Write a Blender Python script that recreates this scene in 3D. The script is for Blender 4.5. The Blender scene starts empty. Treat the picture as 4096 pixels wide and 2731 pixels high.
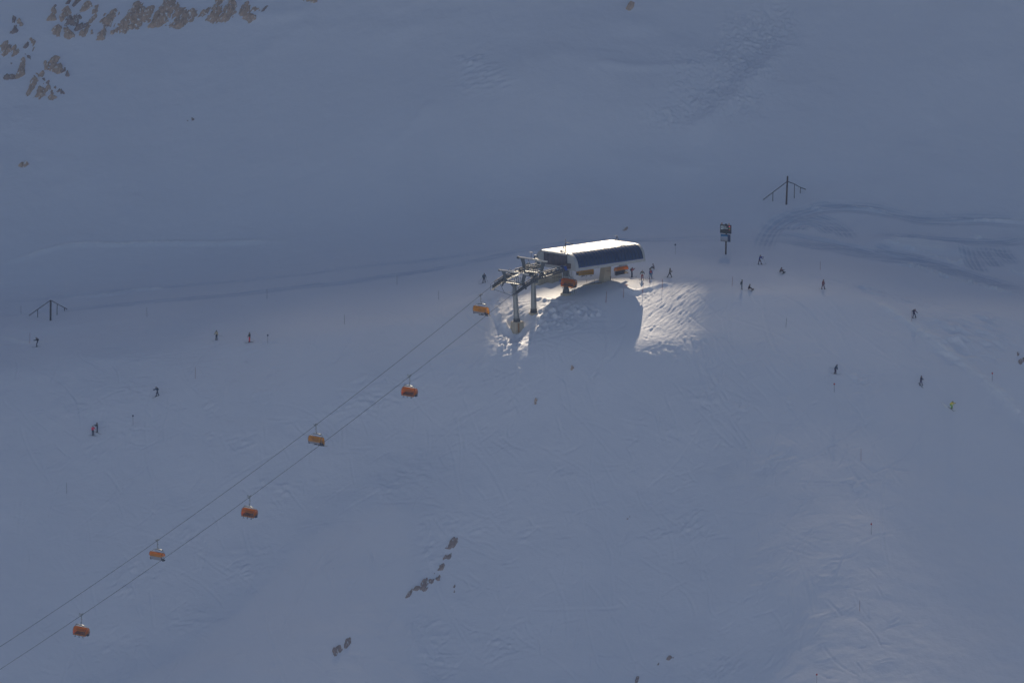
import bpy, bmesh, math, random
import numpy as np
from mathutils import Vector, Matrix
random.seed(7); rng = np.random.default_rng(11)
S = bpy.context.scene
COL = S.collection
R_ = math.radians
# ------------------------------------------------------------------ camera
PX = 22.0; DIST = 2000.0; PITCH = R_(9.0)
AIM = Vector((0, 0, -9.92))
CAM = AIM + DIST * Vector((0, -math.cos(PITCH), math.sin(PITCH)))
cd = bpy.data.cameras.new('camera'); cam = bpy.data.objects.new('camera', cd); COL.objects.link(cam)
cd.sensor_width = 36; cd.lens = 36 * DIST * PX / 4096; cd.clip_start = 5; cd.clip_end = 8000
cam.location = CAM; cam.rotation_euler = (R_(90) - PITCH, 0, 0); S.camera = cam
FWD = Vector((0, math.cos(PITCH), -math.sin(PITCH))); UPV = Vector((0, math.sin(PITCH), math.cos(PITCH)))
def ray(u, v):
    return (FWD * (DIST * PX) + Vector((1, 0, 0)) * (u - 2048) - UPV * (v - 1365.5)).normalized()
def project(p):
    d = Vector(p) - CAM; k = DIST * PX / d.dot(FWD)
    return 2048 + d.x * k, 1365.5 - d.dot(UPV) * k
PHI = R_(46.0)
Gv = Vector((math.cos(PHI), -math.sin(PHI), 0)); Rv = Vector((math.sin(PHI), math.cos(PHI), 0))
T1P = Vector((0.86, -16.2, 0))               # foot of the lower tower (plan)
ST0 = Vector((7.8, -9.5, 0))                 # front end of the station axis (plan)
# ------------------------------------------------------------------ sun
SUN_EL = R_(35.0); SUN_AZ = R_(3.0)          # azimuth measured from +Y towards +X
SUN = Vector((math.sin(SUN_AZ) * math.cos(SUN_EL), math.cos(SUN_AZ) * math.cos(SUN_EL), math.sin(SUN_EL)))
# ------------------------------------------------------------------ noise
_P = rng.random((256, 256))
def vnoise(x, y, s=0):
    x = np.asarray(x, float) + 37.3 * s; y = np.asarray(y, float) + 91.7 * s
    xi = np.floor(x).astype(int); yi = np.floor(y).astype(int)
    fx = x - xi; fy = y - yi
    fx = fx * fx * fx * (fx * (fx * 6 - 15) + 10); fy = fy * fy * fy * (fy * (fy * 6 - 15) + 10)
    a = _P[xi & 255, yi & 255]; b = _P[(xi + 1) & 255, yi & 255]
    c = _P[xi & 255, (yi + 1) & 255]; d = _P[(xi + 1) & 255, (yi + 1) & 255]
    return (a * (1 - fx) + b * fx) * (1 - fy) + (c * (1 - fx) + d * fx) * fy - .5
def fbm(x, y, o=4, s=0):
    r = 0; a = 1.0
    for k in range(o):
        r = r + a * vnoise(x * 2 ** k, y * 2 ** k, s + k * 3); a *= .5
    return r
def sp(t, w):
    t = np.asarray(t, float) / w
    return w * np.where(t > 30, t, np.log1p(np.exp(np.minimum(t, 30))))
# ------------------------------------------------------------------ terrain
def hbase(x, y):
    x = np.asarray(x, float); y = np.asarray(y, float)
    yc = -9.6 + 3.2 / (1 + np.exp(np.clip(-(x - 16) / 2.0, -40, 40)))     # the lip of the plateau
    z = -0.455 * sp(yc - y, 1.4) - (.17 + .135 * np.exp(-((x - 12) / 34) ** 4)) * (sp(yc - 15.2 + 1.6 / (1 + np.exp(np.clip((x - 10) / 2.5, -40, 40))) - y, 1.6) - .3 * sp(-92 - y, 4)) + .3 * sp(-112 - y, 10)
    z = z + .12 * (sp(y + 8, 2) - sp(y - 12, 4))
    z = z + .5 * np.exp(-((x - 21) / 7) ** 2 - ((y + 2) / 4) ** 2)
    z = z + (.62 - .09 / (1 + np.exp(np.clip((x + 48) / 12, -40, 40)))) * sp(y - 56 + .06 * x, 9) - .5 * sp(y - 300, 40)
    z = z + 2.6 * (np.tanh((y - 74) / 11) + 1) * np.exp(-((x - 8) / 42) ** 2) - 1.6 * (np.tanh((y - 98) / 12) + 1) * np.exp(-((x - 20) / 50) ** 2)
    z = z - .21 * sp(6.5 - x, 2.5) + .10 * sp(-16 - x, 8) - .10 * sp(x - 44, 10)
    z = z - 1.7 * np.exp(-((x - T1P.x - .2) / 2.6) ** 2 - ((y - T1P.y + 1.2) / 3.0) ** 2)
    # hollow that the chairlift crosses
    g = (x - T1P.x) * Gv.x + (y - T1P.y) * Gv.y; r = (x - T1P.x) * Rv.x + (y - T1P.y) * Rv.y
    z = z - 2.6 * np.exp(-(g / 14) ** 2) / (1 + np.exp((r + 20) / 5))
    z = z + 1.6 * fbm(x / 60, y / 48, 2, 1) * (1 - np.where(y < -6, 1, np.exp(-((y + 6) / 20) ** 2)) * np.exp(-((x - 12) / 26) ** 2)) + .5 * fbm(x / 16, y / 13, 2, 4) * (1 - .85 * np.where(y < -6, 1, np.exp(-((y + 6) / 14) ** 2)) * np.exp(-((x - 13) / 22) ** 2))
    z = -150 + sp(z + 150, 25)
    return z
def axis_coords(lo, hi, st, far_lo, far_hi):
    c = list(np.arange(lo, hi + st * .5, st))
    s = st; a = [lo]
    while a[-1] > far_lo:
        s *= 1.25; a.append(a[-1] - s)
    s = st; b = [c[-1]]
    while b[-1] < far_hi:
        s *= 1.25; b.append(b[-1] + s)
    return np.array(a[:0:-1] + c + b[1:])
FX0, FX1, FY0, FY1, DX, DY = -104.0, 104.0, -128.0, 142.0, .2, .27
GX = axis_coords(FX0, FX1, DX, -900, 900); GY = axis_coords(FY0, FY1, DY, -2150, 760)
XX, YY = np.meshgrid(GX, GY)
H = hbase(XX, YY)
ix0 = int(np.argmin(abs(GX - FX0))); iy0 = int(np.argmin(abs(GY - FY0)))
nfx = int(round((FX1 - FX0) / DX)); nfy = int(round((FY1 - FY0) / DY))
def hfull(x, y):
    fx = (x - FX0) / DX; fy = (y - FY0) / DY
    if not (0 <= fx < nfx - 1 and 0 <= fy < nfy - 1): return float(hbase(x, y))
    i = int(fx); j = int(fy); a = fx - i; b = fy - j; i += ix0; j += iy0
    return float((H[j, i] * (1 - a) + H[j, i + 1] * a) * (1 - b) + (H[j + 1, i] * (1 - a) + H[j + 1, i + 1] * a) * b)
_T = np.linspace(1750, 2350, 900)
def hit(u, v, full=True):
    d = ray(u, v)
    xs = CAM.x + d.x * _T; ys = CAM.y + d.y * _T; zs = CAM.z + d.z * _T
    dd = zs - hbase(xs, ys)
    k = int(np.argmax(dd < 0))
    if dd[k] >= 0: k = len(_T) - 1
    a, b = _T[k - 1] - 3, _T[k] + 3
    f = hfull if full else (lambda x, y: float(hbase(x, y)))
    for _ in range(24):
        m = (a + b) / 2; p = CAM + d * m
        if p.z - f(p.x, p.y) > 0: a = m
        else: b = m
    p = CAM + d * ((a + b) / 2)
    return Vector((p.x, p.y, f(p.x, p.y)))
def px2w(pts): return [hit(u, v, False).xy for u, v in pts]
def smooth_pts(pts, n=3):
    for _ in range(n):
        q = [pts[0]]
        for a, b in zip(pts, pts[1:]):
            q += [a * .75 + b * .25, a * .25 + b * .75]
        q.append(pts[-1]); pts = q
    return pts
GM = np.zeros_like(H)      # how much the snow has been groomed and packed
def stamp(pts, prof, reach, mask=None):
    """add prof(distance, along 0..1) to the fine grid around a plan polyline"""
    P = np.array([(p[0], p[1]) for p in pts])
    x0, y0 = P.min(0) - reach; x1, y1 = P.max(0) + reach
    i0 = max(0, int((x0 - FX0) / DX)); i1 = min(nfx, int((x1 - FX0) / DX) + 2)
    j0 = max(0, int((y0 - FY0) / DY)); j1 = min(nfy, int((y1 - FY0) / DY) + 2)
    if i1 <= i0 or j1 <= j0: return
    D = np.full((j1 - j0, i1 - i0), 1e9); A = np.zeros_like(D)
    gx = GX[ix0 + i0: ix0 + i1]; gy = GY[iy0 + j0: iy0 + j1]
    L = np.r_[0, np.cumsum(np.hypot(*np.diff(P, axis=0).T))]; LT = L[-1] + 1e-9
    for k in range(len(P) - 1):
        a, b = P[k], P[k + 1]
        lx, hx = min(a[0], b[0]) - reach, max(a[0], b[0]) + reach
        ly, hy = min(a[1], b[1]) - reach, max(a[1], b[1]) + reach
        ci = np.searchsorted(gx, [lx, hx]); cj = np.searchsorted(gy, [ly, hy])
        if ci[0] == ci[1] or cj[0] == cj[1]: continue
        X, Y = np.meshgrid(gx[ci[0]:ci[1]], gy[cj[0]:cj[1]])
        d = b - a; l2 = d @ d + 1e-12
        t = np.clip(((X - a[0]) * d[0] + (Y - a[1]) * d[1]) / l2, 0, 1)
        dist = np.hypot(X - a[0] - t * d[0], Y - a[1] - t * d[1])
        sub = (slice(cj[0], cj[1]), slice(ci[0], ci[1]))
        m = dist < D[sub]
        D[sub] = np.where(m, dist, D[sub]); A[sub] = np.where(m, (L[k] + t * (L[k + 1] - L[k])) / LT, A[sub])
    X, Y = np.meshgrid(gx, gy)
    out = np.where(D < reach, prof(D, A, X, Y), 0)
    H[iy0 + j0: iy0 + j1, ix0 + i0: ix0 + i1] += out
    if mask:
        sl = (slice(iy0 + j0, iy0 + j1), slice(ix0 + i0, ix0 + i1)); mk = mask[1] * fade(A) / (1 + np.exp(np.minimum((D - mask[0]) / .3, 40))) * (1 + 1.2 * fbm(X / 7, Y / .8, 3, 31)) * (.65 + .35 * np.cos(D * 7))
        GM[sl] = np.where(abs(mk) > abs(GM[sl]), mk, GM[sl])
def fade(A): return np.clip(np.minimum(A, 1 - A) * 6, 0, 1)
def groove(dep, w):
    return lambda D, A, X, Y: fade(A) * dep * (-np.exp(-(D / w) ** 2) + .7 * np.exp(-((D - 1.9 * w) / (.8 * w)) ** 2))
def ridge(hgt, w, rough=0.0):
    return lambda D, A, X, Y: fade(A) * hgt * np.exp(-(D / w) ** 2) * (1 + rough * 2 * fbm(X / .55, Y / .5, 3, 7))
def road(dep, w, nr=6):
    def f(D, A, X, Y):
        m = 1 / (1 + np.exp(np.minimum((D - w) / .35, 40)))
        return fade(A) * (-dep * m + .05 * m * np.cos(D * nr) + .35 * dep * np.exp(-((D - w - .7) / .5) ** 2) * (1 + 1.6 * fbm(X / .8, Y / .8, 3, 5)))
    return f
# groomer road and its ruts on the left, passing behind the station
stamp(smooth_pts(px2w([(-60, 1275), (150, 1245), (400, 1228), (700, 1200), (1000, 1172), (1400, 1130), (1700, 1085), (1950, 1035), (2150, 990), (2350, 965), (2650, 960), (2900, 955), (3040, 948)])), road(.22, 1.5), 4, (2.2, .75))
stamp(smooth_pts(px2w([(-60, 1215), (300, 1185), (600, 1150), (1000, 1125), (1500, 1060), (1900, 1015), (2150, 975)])), road(.12, .9, 5), 3, (1.3, .55))
for pl, hg, w in [([(-60, 1075), (0, 1058), (120, 1022), (200, 998), (270, 982), (450, 978), (700, 973), (950, 968), (1180, 966)], .35, .8),
                  ([(280, 1192), (430, 1186), (490, 1174), (560, 1162), (620, 1158), (690, 1156)], .45, .8),
                  ([(0, 1345), (120, 1375), (200, 1366)], .15, .8)]:
    stamp(smooth_pts(px2w(pl)), ridge(hg, w, .3), 3, (w * .8, -1.0))
# groomer loops and road on the right
loops = [[(3050, 1010), (3070, 930), (3130, 880), (3220, 845), (3330, 826), (3480, 832), (3600, 862), (3680, 882), (3800, 878), (4120, 890)],
         [(3110, 930), (3100, 900), (3150, 872), (3230, 866), (3310, 880), (3370, 915), (3400, 960)],
         [(3155, 925), (3150, 900), (3190, 884), (3240, 882), (3290, 900), (3330, 935)],
         [(3190, 920), (3200, 902), (3235, 896), (3260, 910)],
         [(3500, 945), (3620, 950), (3850, 968), (3960, 975), (4120, 955)],
         [(3480, 985), (3560, 1010), (3640, 1022), (3720, 1038)],
         [(3870, 985), (3885, 1040), (3920, 1090)], [(3920, 985), (3950, 1030), (3985, 1070)], [(3990, 980), (4010, 1020), (4060, 1060)]]
for l in loops: stamp(smooth_pts(px2w(l)), road(.22, 1.5, 5), 4, (1.8, 1.1))
stamp(smooth_pts(px2w([(3020, 935), (3150, 952), (3320, 985), (3450, 1012), (3560, 1030), (3680, 1045), (3800, 1078), (3930, 1120), (4120, 1172)])), road(.42, 3.2), 7, (3.4, 1.2))
stamp(smooth_pts(px2w([(3540, 1052), (3640, 1064), (3720, 1085), (3780, 1110), (3860, 1130), (3960, 1152), (4110, 1190)])), ridge(.3, 1.1, 1.6), 4, (1.0, -.8))
stamp(smooth_pts(px2w([(3590, 990), (3700, 1015), (3770, 1040), (3830, 1058), (3856, 1035)])), ridge(.4, .6, .5), 3, (.6, -1.0))
for pl in ([(3360, 828), (3450, 826), (3560, 848)], [(3780, 866), (3860, 880), (4000, 882), (4110, 888)], [(3560, 950), (3640, 950), (3720, 962)],
           [(3240, 828), (3290, 832)], [(4045, 1075), (4060, 1095), (4120, 1102)], [(3890, 940), (3930, 955)], [(3530, 977), (3600, 990)]):
    stamp(smooth_pts(px2w(pl)), ridge(.32, .5, .4), 2.5, (.6, -1.0))
stamp(smooth_pts(px2w([(3560, 975), (3680, 985), (3800, 1000)])), lambda D, A, X, Y: .8 * np.exp(-(D / 3.4) ** 4), 6, (3.2, -.7))
# hard piste edge on the right
stamp(smooth_pts(px2w([(3440, 1180), (3560, 1240), (3660, 1310), (3760, 1385), (3860, 1460), (3950, 1530), (4030, 1600), (4120, 1700)])), lambda D, A, X, Y: .3 * np.exp(-(D / 1.0) ** 2) * (1 + 1.2 * fbm(X / 1.2, Y / 1.2, 3, 9)) * np.clip(A * 5, 0, 1), 3.5, (.8, -.8))
# lip of the unloading plateau
stamp(smooth_pts(px2w([(2470, 1150), (2530, 1168), (2560, 1166), (2610, 1152), (2650, 1140), (2700, 1137)])), ridge(.4, .55, .2), 2.5)
# hollow scooped round the footing of the lower tower and push ridges
stamp(smooth_pts(px2w([(2000, 1180), (1990, 1250), (2010, 1300), (2050, 1330), (2110, 1318)])), ridge(.5, .7, .6), 3)
stamp(smooth_pts(px2w([(2130, 1190), (2170, 1198), (2230, 1206), (2250, 1200)])), ridge(.3, .5, .5), 2.5)
def patch(u, v, su, sv, amp, wl, ang=0.0, s=0, st=1.0, prof=abs):
    """rough snow: su, sv = half extent in metres in plan, ang = direction of its long axis, wl = lump size, st = stretch"""
    c = hit(u, v, False)
    rr_ = 2.2 * max(su, sv); i0 = ix0 + max(0, int((c.x - rr_ - FX0) / DX)); i1 = ix0 + min(nfx, max(0, int((c.x + rr_ - FX0) / DX))); j0 = iy0 + max(0, int((c.y - rr_ - FY0) / DY)); j1 = iy0 + min(nfy, max(0, int((c.y + rr_ - FY0) / DY)))
    if i1 <= i0 or j1 <= j0: return
    X, Y = XX[j0:j1, i0:i1], YY[j0:j1, i0:i1]
    dx, dy = X - c.x, Y - c.y; ca, sa = math.cos(ang), math.sin(ang)
    a, b = dx * ca + dy * sa, -dx * sa + dy * ca
    m = np.exp(-(a / su) ** 2 - (b / sv) ** 2) * np.clip(1.3 + 2.2 * fbm(X / 3.5, Y / 3.5, 2, s + 3), 0, 2)
    n = fbm(a / (wl * st), b / wl, 3, s)
    H[j0:j1, i0:i1] += amp * np.clip(m - .012, 0, 9) * (np.clip(n, -.1, 1) * 2)
# avalanche rubble in the gully, chopped snow, push piles by the towers
for i, (u, v, a, b) in enumerate([(3090, 70, 5, 4), (3020, 150, 6, 6), (2960, 240, 7, 6), (2870, 310, 8, 7), (2790, 390, 7, 5), (2900, 410, 6, 4), (2680, 470, 5, 3)]):
    patch(u, v, a, b, .18, .5, 0, 10 + i)
for i, (u, v, a, b) in enumerate([(1880, 265, 3, 4), (1910, 310, 4, 3), (1970, 340, 3, 3)]): patch(u, v, a, b, .22, .7, 0, 30 + i, 2.5)
for i, (u, v, a, b, am) in enumerate([(2215, 1235, 3.2, 2.6, .42), (2280, 1255, 4, 3, .34), (2200, 1280, 3.5, 3, .3), (2350, 1250, 4, 2.5, .22), (2130, 1320, 3, 3, .26), (2030, 1370, 3, 3, .3), (2690, 1410, 4, 2.0, .09), (2620, 1420, 3, 1.6, .07), (2790, 1430, 3, 2, .1), (2580, 1180, 3, 1.2, .12), (2780, 1350, 2.5, 2, .16)]):
    patch(u, v, a, b, am, .62, 0, 40 + i)
for i, (u, v, a, b) in enumerate([(3300, 1120, 7, 3), (3500, 1165, 9, 3), (3680, 1215, 9, 4), (3800, 1310, 8, 6), (3870, 1400, 6, 5), (3950, 1280, 6, 4), (3990, 1370, 5, 5)]):
    patch(u, v, a, b, .2, .8, R_(-25), 60 + i, 3.0)
for i in range(60):
    patch(random.uniform(300, 3500), random.uniform(1450, 2700), random.uniform(2, 5), random.uniform(1.5, 4), .11, .45, random.uniform(-.4, .8), 80 + i, 3.0)
# broad gully under the rubble, drifts and wind ribs on the far slope
stamp(smooth_pts(px2w([(3250, -60), (3120, 80), (3000, 230), (2850, 350), (2700, 480), (2450, 640)])), lambda D, A, X, Y: -.6 * fade(A) * np.exp(-(D / 5) ** 2), 12)
stamp(smooth_pts(px2w([(3180, 120), (3060, 270), (2930, 400), (2800, 500), (2700, 560)])), lambda D, A, X, Y: .6 * fade(A) * np.exp(-(D / 2.0) ** 2), 7)
for i in range(26):
    u, v = random.uniform(100, 3900), random.uniform(60, 900); c = hit(u, v, False); a = random.gauss(-.15, .3) if i % 2 else random.gauss(1.2, .4); L = random.uniform(8, 26); k_ = random.uniform(1.0, 3.2); h_ = random.uniform(.08, .35) * random.choice((1, 1, -1))
    stamp([Vector((c.x + math.cos(a + .3 * t) * L * t, c.y + math.sin(a + .3 * t) * L * t)) for t in np.linspace(-.5, .5, 9)], lambda D, A, X, Y, k_=k_, h_=h_: h_ * fade(A) * np.exp(-(D / k_) ** 2), k_ * 3)
# carved ski turns
def arc_track(u, v, length, bend, ang, dep, w):
    c = hit(u, v, False); p = Vector((c.x, c.y)); n = 16; pts = []
    for k in range(n + 1):
        t = k / n - .5
        a = ang + bend * t
        pts.append(p.copy()); p = p + Vector((math.cos(a), math.sin(a))) * (length / n)
    stamp(pts, groove(dep, w), w * 3.6)
for k in range(620):
    u = random.uniform(60, 3560); v = 1240 + (2800 - 1240) * random.random() ** 1.0
    edge = 1250 + max(0, (1900 - u)) * .12 + max(0, u - 2800) * .45
    if v < edge: continue
    big = random.random() < .22
    ang = random.choice([random.gauss(.35, .35), random.gauss(2.3, .4), random.gauss(1.4, .5)])
    arc_track(u, v, random.uniform(9, 26) if big else random.uniform(3, 9), random.uniform(-1.1, 1.1), ang, random.uniform(.02, .07), random.uniform(.14, .24))
for k in range(650):
    u = random.uniform(60, 3560); v = random.uniform(1300, 2760)
    if v > 1250 + max(0, (1900 - u)) * .12 + max(0, u - 2800) * .45: arc_track(u, v, random.uniform(1.5, 5), random.uniform(-.8, .8), random.choice([random.gauss(.3, .3), random.gauss(2.5, .4)]), random.uniform(.03, .075), random.uniform(.14, .2))
for k in range(75):                                     # fresh turns on the lit nose of the knoll
    u = random.gauss(2650, 60); v = random.uniform(1185, 1400)
    arc_track(u, v, random.uniform(7, 20), random.uniform(-1.0, .2), random.gauss(.95, .2), random.uniform(.025, .06), random.uniform(.13, .2))
for k in range(30):
    arc_track(random.uniform(1940, 2060), random.uniform(1180, 1380), random.uniform(4, 10), random.uniform(-.8, .8), random.gauss(1.3, .5), random.uniform(.05, .1), .25)
for k in range(40):                                     # traverses towards the left piste and on the plateau
    arc_track(random.uniform(100, 2000), random.uniform(1180, 1500), random.uniform(8, 26), random.uniform(-.5, .5), random.gauss(.15, .12), .04, .3)
for k in range(46):
    arc_track(random.uniform(2750, 3500), random.uniform(1000, 1700), random.uniform(8, 22), random.uniform(-.6, .6), random.gauss(-1.0, .35), .045, .26)
sub = (slice(iy0, iy0 + nfy), slice(ix0, ix0 + nfx))
H[sub] += (.035 * fbm(XX[sub] / 1.1, YY[sub] / .8, 2, 25) + .07 * fbm(XX[sub] / 2.4, YY[sub] / 1.8, 3, 21)) * (1 - .75 * np.exp(-((XX[sub] - 16) / 20) ** 2 - ((YY[sub] + 10) / 18) ** 2)) + .16 * fbm(XX[sub] / 7.5, YY[sub] / 5, 2, 23)
# ------------------------------------------------------------------ materials
def mat(name, col, rough=.6, metal=0, noise=0, nscale=4, bump=0, bscale=20, spec=.5, emit=None, es=1, dirt=None):
    m = bpy.data.materials.new(name); m.use_nodes = True; nt = m.node_tree; b = nt.nodes['Principled BSDF']
    b.inputs['Base Color'].default_value = (*col, 1); b.inputs['Roughness'].default_value = rough
    b.inputs['Metallic'].default_value = metal; b.inputs['Specular IOR Level'].default_value = spec
    tc = nt.nodes.new('ShaderNodeTexCoord')
    if noise:
        n = nt.nodes.new('ShaderNodeTexNoise'); n.inputs['Scale'].default_value = nscale; n.inputs['Detail'].default_value = 6
        nt.links.new(tc.outputs['Object'], n.inputs['Vector'])
        mx = nt.nodes.new('ShaderNodeMix'); mx.data_type = 'RGBA'
        mx.inputs['A'].default_value = (*[c * (1 - noise) for c in col], 1)
        mx.inputs['B'].default_value = (*[min(1, c * (1 + noise)) for c in (dirt or col)], 1)
        nt.links.new(n.outputs['Fac'], mx.inputs['Factor']); nt.links.new(mx.outputs['Result'], b.inputs['Base Color'])
    if bump:
        n = nt.nodes.new('ShaderNodeTexNoise'); n.inputs['Scale'].default_value = bscale; n.inputs['Detail'].default_value = 4
        nt.links.new(tc.outputs['Object'], n.inputs['Vector'])
        bp = nt.nodes.new('ShaderNodeBump'); bp.inputs['Strength'].default_value = bump; bp.inputs['Distance'].default_value = .1
        nt.links.new(n.outputs['Fac'], bp.inputs['Height']); nt.links.new(bp.outputs['Normal'], b.inputs['Normal'])
    if emit:
        b.inputs['Emission Color'].default_value = (*emit, 1); b.inputs['Emission Strength'].default_value = es
    return m
def snow_material():
    m = mat('snow', (.81, .83, .89), .65, noise=.03, nscale=.07, spec=.25)
    nt = m.node_tree; b = nt.nodes['Principled BSDF']; tc = nt.nodes.new('ShaderNodeTexCoord')
    prev = None
    for sx, sy, sc, dist, st in ((1, 1, 1.6, .06, .6), (.5, 1.6, 3.2, .05, .5), (1, 1, 7, .02, .4)):
        mp = nt.nodes.new('ShaderNodeMapping'); mp.inputs['Scale'].default_value = (sx, sy, 1)
        mp.inputs['Rotation'].default_value = (0, 0, .5 * sc)
        n = nt.nodes.new('ShaderNodeTexNoise'); n.inputs['Scale'].default_value = sc; n.inputs['Detail'].default_value = 3
        nt.links.new(tc.outputs['Object'], mp.inputs['Vector']); nt.links.new(mp.outputs['Vector'], n.inputs['Vector'])
        bp = nt.nodes.new('ShaderNodeBump'); bp.inputs['Distance'].default_value = dist; bp.inputs['Strength'].default_value = st
        nt.links.new(n.outputs['Fac'], bp.inputs['Height'])
        if prev: nt.links.new(prev.outputs['Normal'], bp.inputs['Normal'])
        prev = bp
    nt.links.new(prev.outputs['Normal'], b.inputs['Normal'])
    # packed groomed lanes are denser and greyer, freshly thrown ridges whiter
    src = b.inputs['Base Color'].links[0].from_socket; at = nt.nodes.new('ShaderNodeAttribute'); at.attribute_name = 'packed'
    for sgn, colr, gain in ((1, (.55, .61, .72, 1), .9), (-1, (.93, .94, .95, 1), 1.0)):
        mu = nt.nodes.new('ShaderNodeMath'); mu.operation = 'MULTIPLY'; mu.use_clamp = True; mu.inputs[1].default_value = sgn * gain; nt.links.new(at.outputs['Fac'], mu.inputs[0])
        mx = nt.nodes.new('ShaderNodeMix'); mx.data_type = 'RGBA'; nt.links.new(mu.outputs[0], mx.inputs['Factor']); nt.links.new(src, mx.inputs['A']); mx.inputs['B'].default_value = colr; src = mx.outputs['Result']
    nt.links.new(src, b.inputs['Base Color'])
    return m
M = dict(
    snow=snow_material(),
    roofsnow=mat('roof_snow', (.9, .9, .9), .38, noise=.03, nscale=.6, bump=.5, bscale=2.5),
    white=mat('white_panel', (.38, .39, .40), .35, noise=.08, nscale=1.2),
    offwhite=mat('offwhite_panel', (.4, .4, .41), .4, noise=.08, nscale=1.5),
    glass=mat('blue_glass', (.010, .026, .09), .12, noise=.35, nscale=1.3, spec=.6),
    endglass=mat('end_glass', (.03, .028, .045), .1, noise=.6, nscale=1.6, spec=.6, dirt=(.10, .08, .10)),
    bluetrim=mat('blue_trim', (.01, .04, .22), .4), blue=mat('blue_paint', (.01, .06, .36), .4, noise=.15),
    rib=mat('dark_rib', (.012, .02, .05), .4),
    concrete=mat('concrete', (.44, .40, .32), .9, noise=.16, nscale=1.1, bump=.3, bscale=8, dirt=(.40, .35, .27)),
    rust=mat('rust_stain', (.28, .15, .06), .9, noise=.3),
    steel=mat('galvanised_steel', (.27, .29, .30), .42, .35, noise=.2, nscale=2.5),
    steeld=mat('dull_steel', (.11, .125, .14), .5, .3, noise=.3, nscale=3),
    dark=mat('dark_steel', (.035, .04, .055), .55, .2, noise=.3, nscale=3),
    beam=mat('lit_beam_top', (.6, .58, .54), .3, .5, noise=.1, nscale=2),  # steel lightened to stand in for sun on the beam tops
    rubber=mat('rubber', (.02, .02, .022), .8, noise=.2), cable=mat('cable', (.035, .04, .05), .5, .4, noise=.1, nscale=9),
    wheel=mat('wheel_grey', (.2, .21, .22), .5, .2, noise=.2),
    seat=mat('seat_vinyl', (.02, .022, .035), .5, noise=.2), seatg=mat('seat_back_shell', (.30, .30, .33), .45, noise=.1),
    rock=mat('rock', (.57, .43, .34), .9, noise=.5, nscale=1.4, bump=1, bscale=3, dirt=(.50, .37, .29)),
    rock2=mat('dark_rock', (.34, .27, .25), .9, noise=.5, nscale=1.6, bump=1, bscale=3),
    wood=mat('dark_timber', (.05, .045, .055), .7, noise=.3, nscale=3), brown=mat('brown_post', (.085, .05, .045), .7, noise=.3, nscale=3),
    redpole=mat('red_pole', (.32, .06, .06), .6, noise=.1), greypole=mat('grey_pole', (.10, .10, .12), .6, noise=.1),
    redball=mat('red_ball', (.45, .04, .04), .6, noise=.1), darkball=mat('dark_ball', (.02, .03, .09), .6, noise=.1),
    screen=mat('screen_black', (.012, .013, .02), .35, noise=.1),
    ledw=mat('led_white', (.7, .8, .9), .5, emit=(.6, .75, .9), es=.28), ledr=mat('led_red', (.8, .1, .15), .5, emit=(1, .08, .15), es=.4),
    ledg=mat('led_green', (.05, .6, .12), .5, emit=(.04, .8, .12), es=.3),
    lamp=mat('orange_lamp', (.5, .22, .05), .4, noise=.1),
    skin=mat('skin', (.48, .30, .22), .6, noise=.05), black=mat('black_cloth', (.018, .018, .024), .8, noise=.2),
    skidark=mat('dark_ski', (.03, .035, .04), .4, noise=.2), skipale=mat('pale_ski', (.30, .30, .30), .4, noise=.3),
    spray=mat('snow_spray', (.85, .86, .88), .9, noise=.03),
)
def cloth(rgb):
    k = 'cloth_%d_%d_%d' % tuple(int(c * 1000) for c in rgb)
    if k not in M: M[k] = mat('cloth', rgb, .85, noise=.18, nscale=6, bump=.3, bscale=12)
    return M[k]
def bubble_material(name='orange_bubble', ca=(1, .40, .003, 1), cb=(1, .47, .006, 1), body=.55):
    m = bpy.data.materials.new(name); m.use_nodes = True; nt = m.node_tree; nt.nodes.clear()
    out = nt.nodes.new('ShaderNodeOutputMaterial')
    n = nt.nodes.new('ShaderNodeTexNoise'); n.inputs['Scale'].default_value = 1.5
    tc = nt.nodes.new('ShaderNodeTexCoord'); nt.links.new(tc.outputs['Object'], n.inputs['Vector'])
    mx = nt.nodes.new('ShaderNodeMix'); mx.data_type = 'RGBA'; mx.inputs['A'].default_value = ca; mx.inputs['B'].default_value = cb
    nt.links.new(n.outputs['Fac'], mx.inputs['Factor'])
    tr = nt.nodes.new('ShaderNodeBsdfTransparent'); tl = nt.nodes.new('ShaderNodeBsdfTranslucent'); df = nt.nodes.new('ShaderNodeBsdfDiffuse'); gl = nt.nodes.new('ShaderNodeBsdfGlossy')
    for k in (tr, tl, df): nt.links.new(mx.outputs['Result'], k.inputs['Color'])
    gl.inputs['Roughness'].default_value = .12
    a = nt.nodes.new('ShaderNodeMixShader'); a.inputs[0].default_value = .22; nt.links.new(tl.outputs[0], a.inputs[1]); nt.links.new(df.outputs[0], a.inputs[2])
    b = nt.nodes.new('ShaderNodeMixShader'); b.inputs[0].default_value = body; nt.links.new(tr.outputs[0], b.inputs[1]); nt.links.new(a.outputs[0], b.inputs[2])
    c = nt.nodes.new('ShaderNodeMixShader'); c.inputs[0].default_value = .04; nt.links.new(b.outputs[0], c.inputs[1]); nt.links.new(gl.outputs[0], c.inputs[2])
    nt.links.new(c.outputs[0], out.inputs['Surface'])
    return m
M['bubble'] = bubble_material(); M['amber'] = bubble_material('sunlit_orange_bubble', (1, .55, .004, 1), (1, .64, .008, 1), .5); M['clear'] = bubble_material('clear_orange_shield', (1, .34, .06, 1), (1, .4, .08, 1), .13)  # amber is the orange bubble recoloured as if the sun lit it
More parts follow.
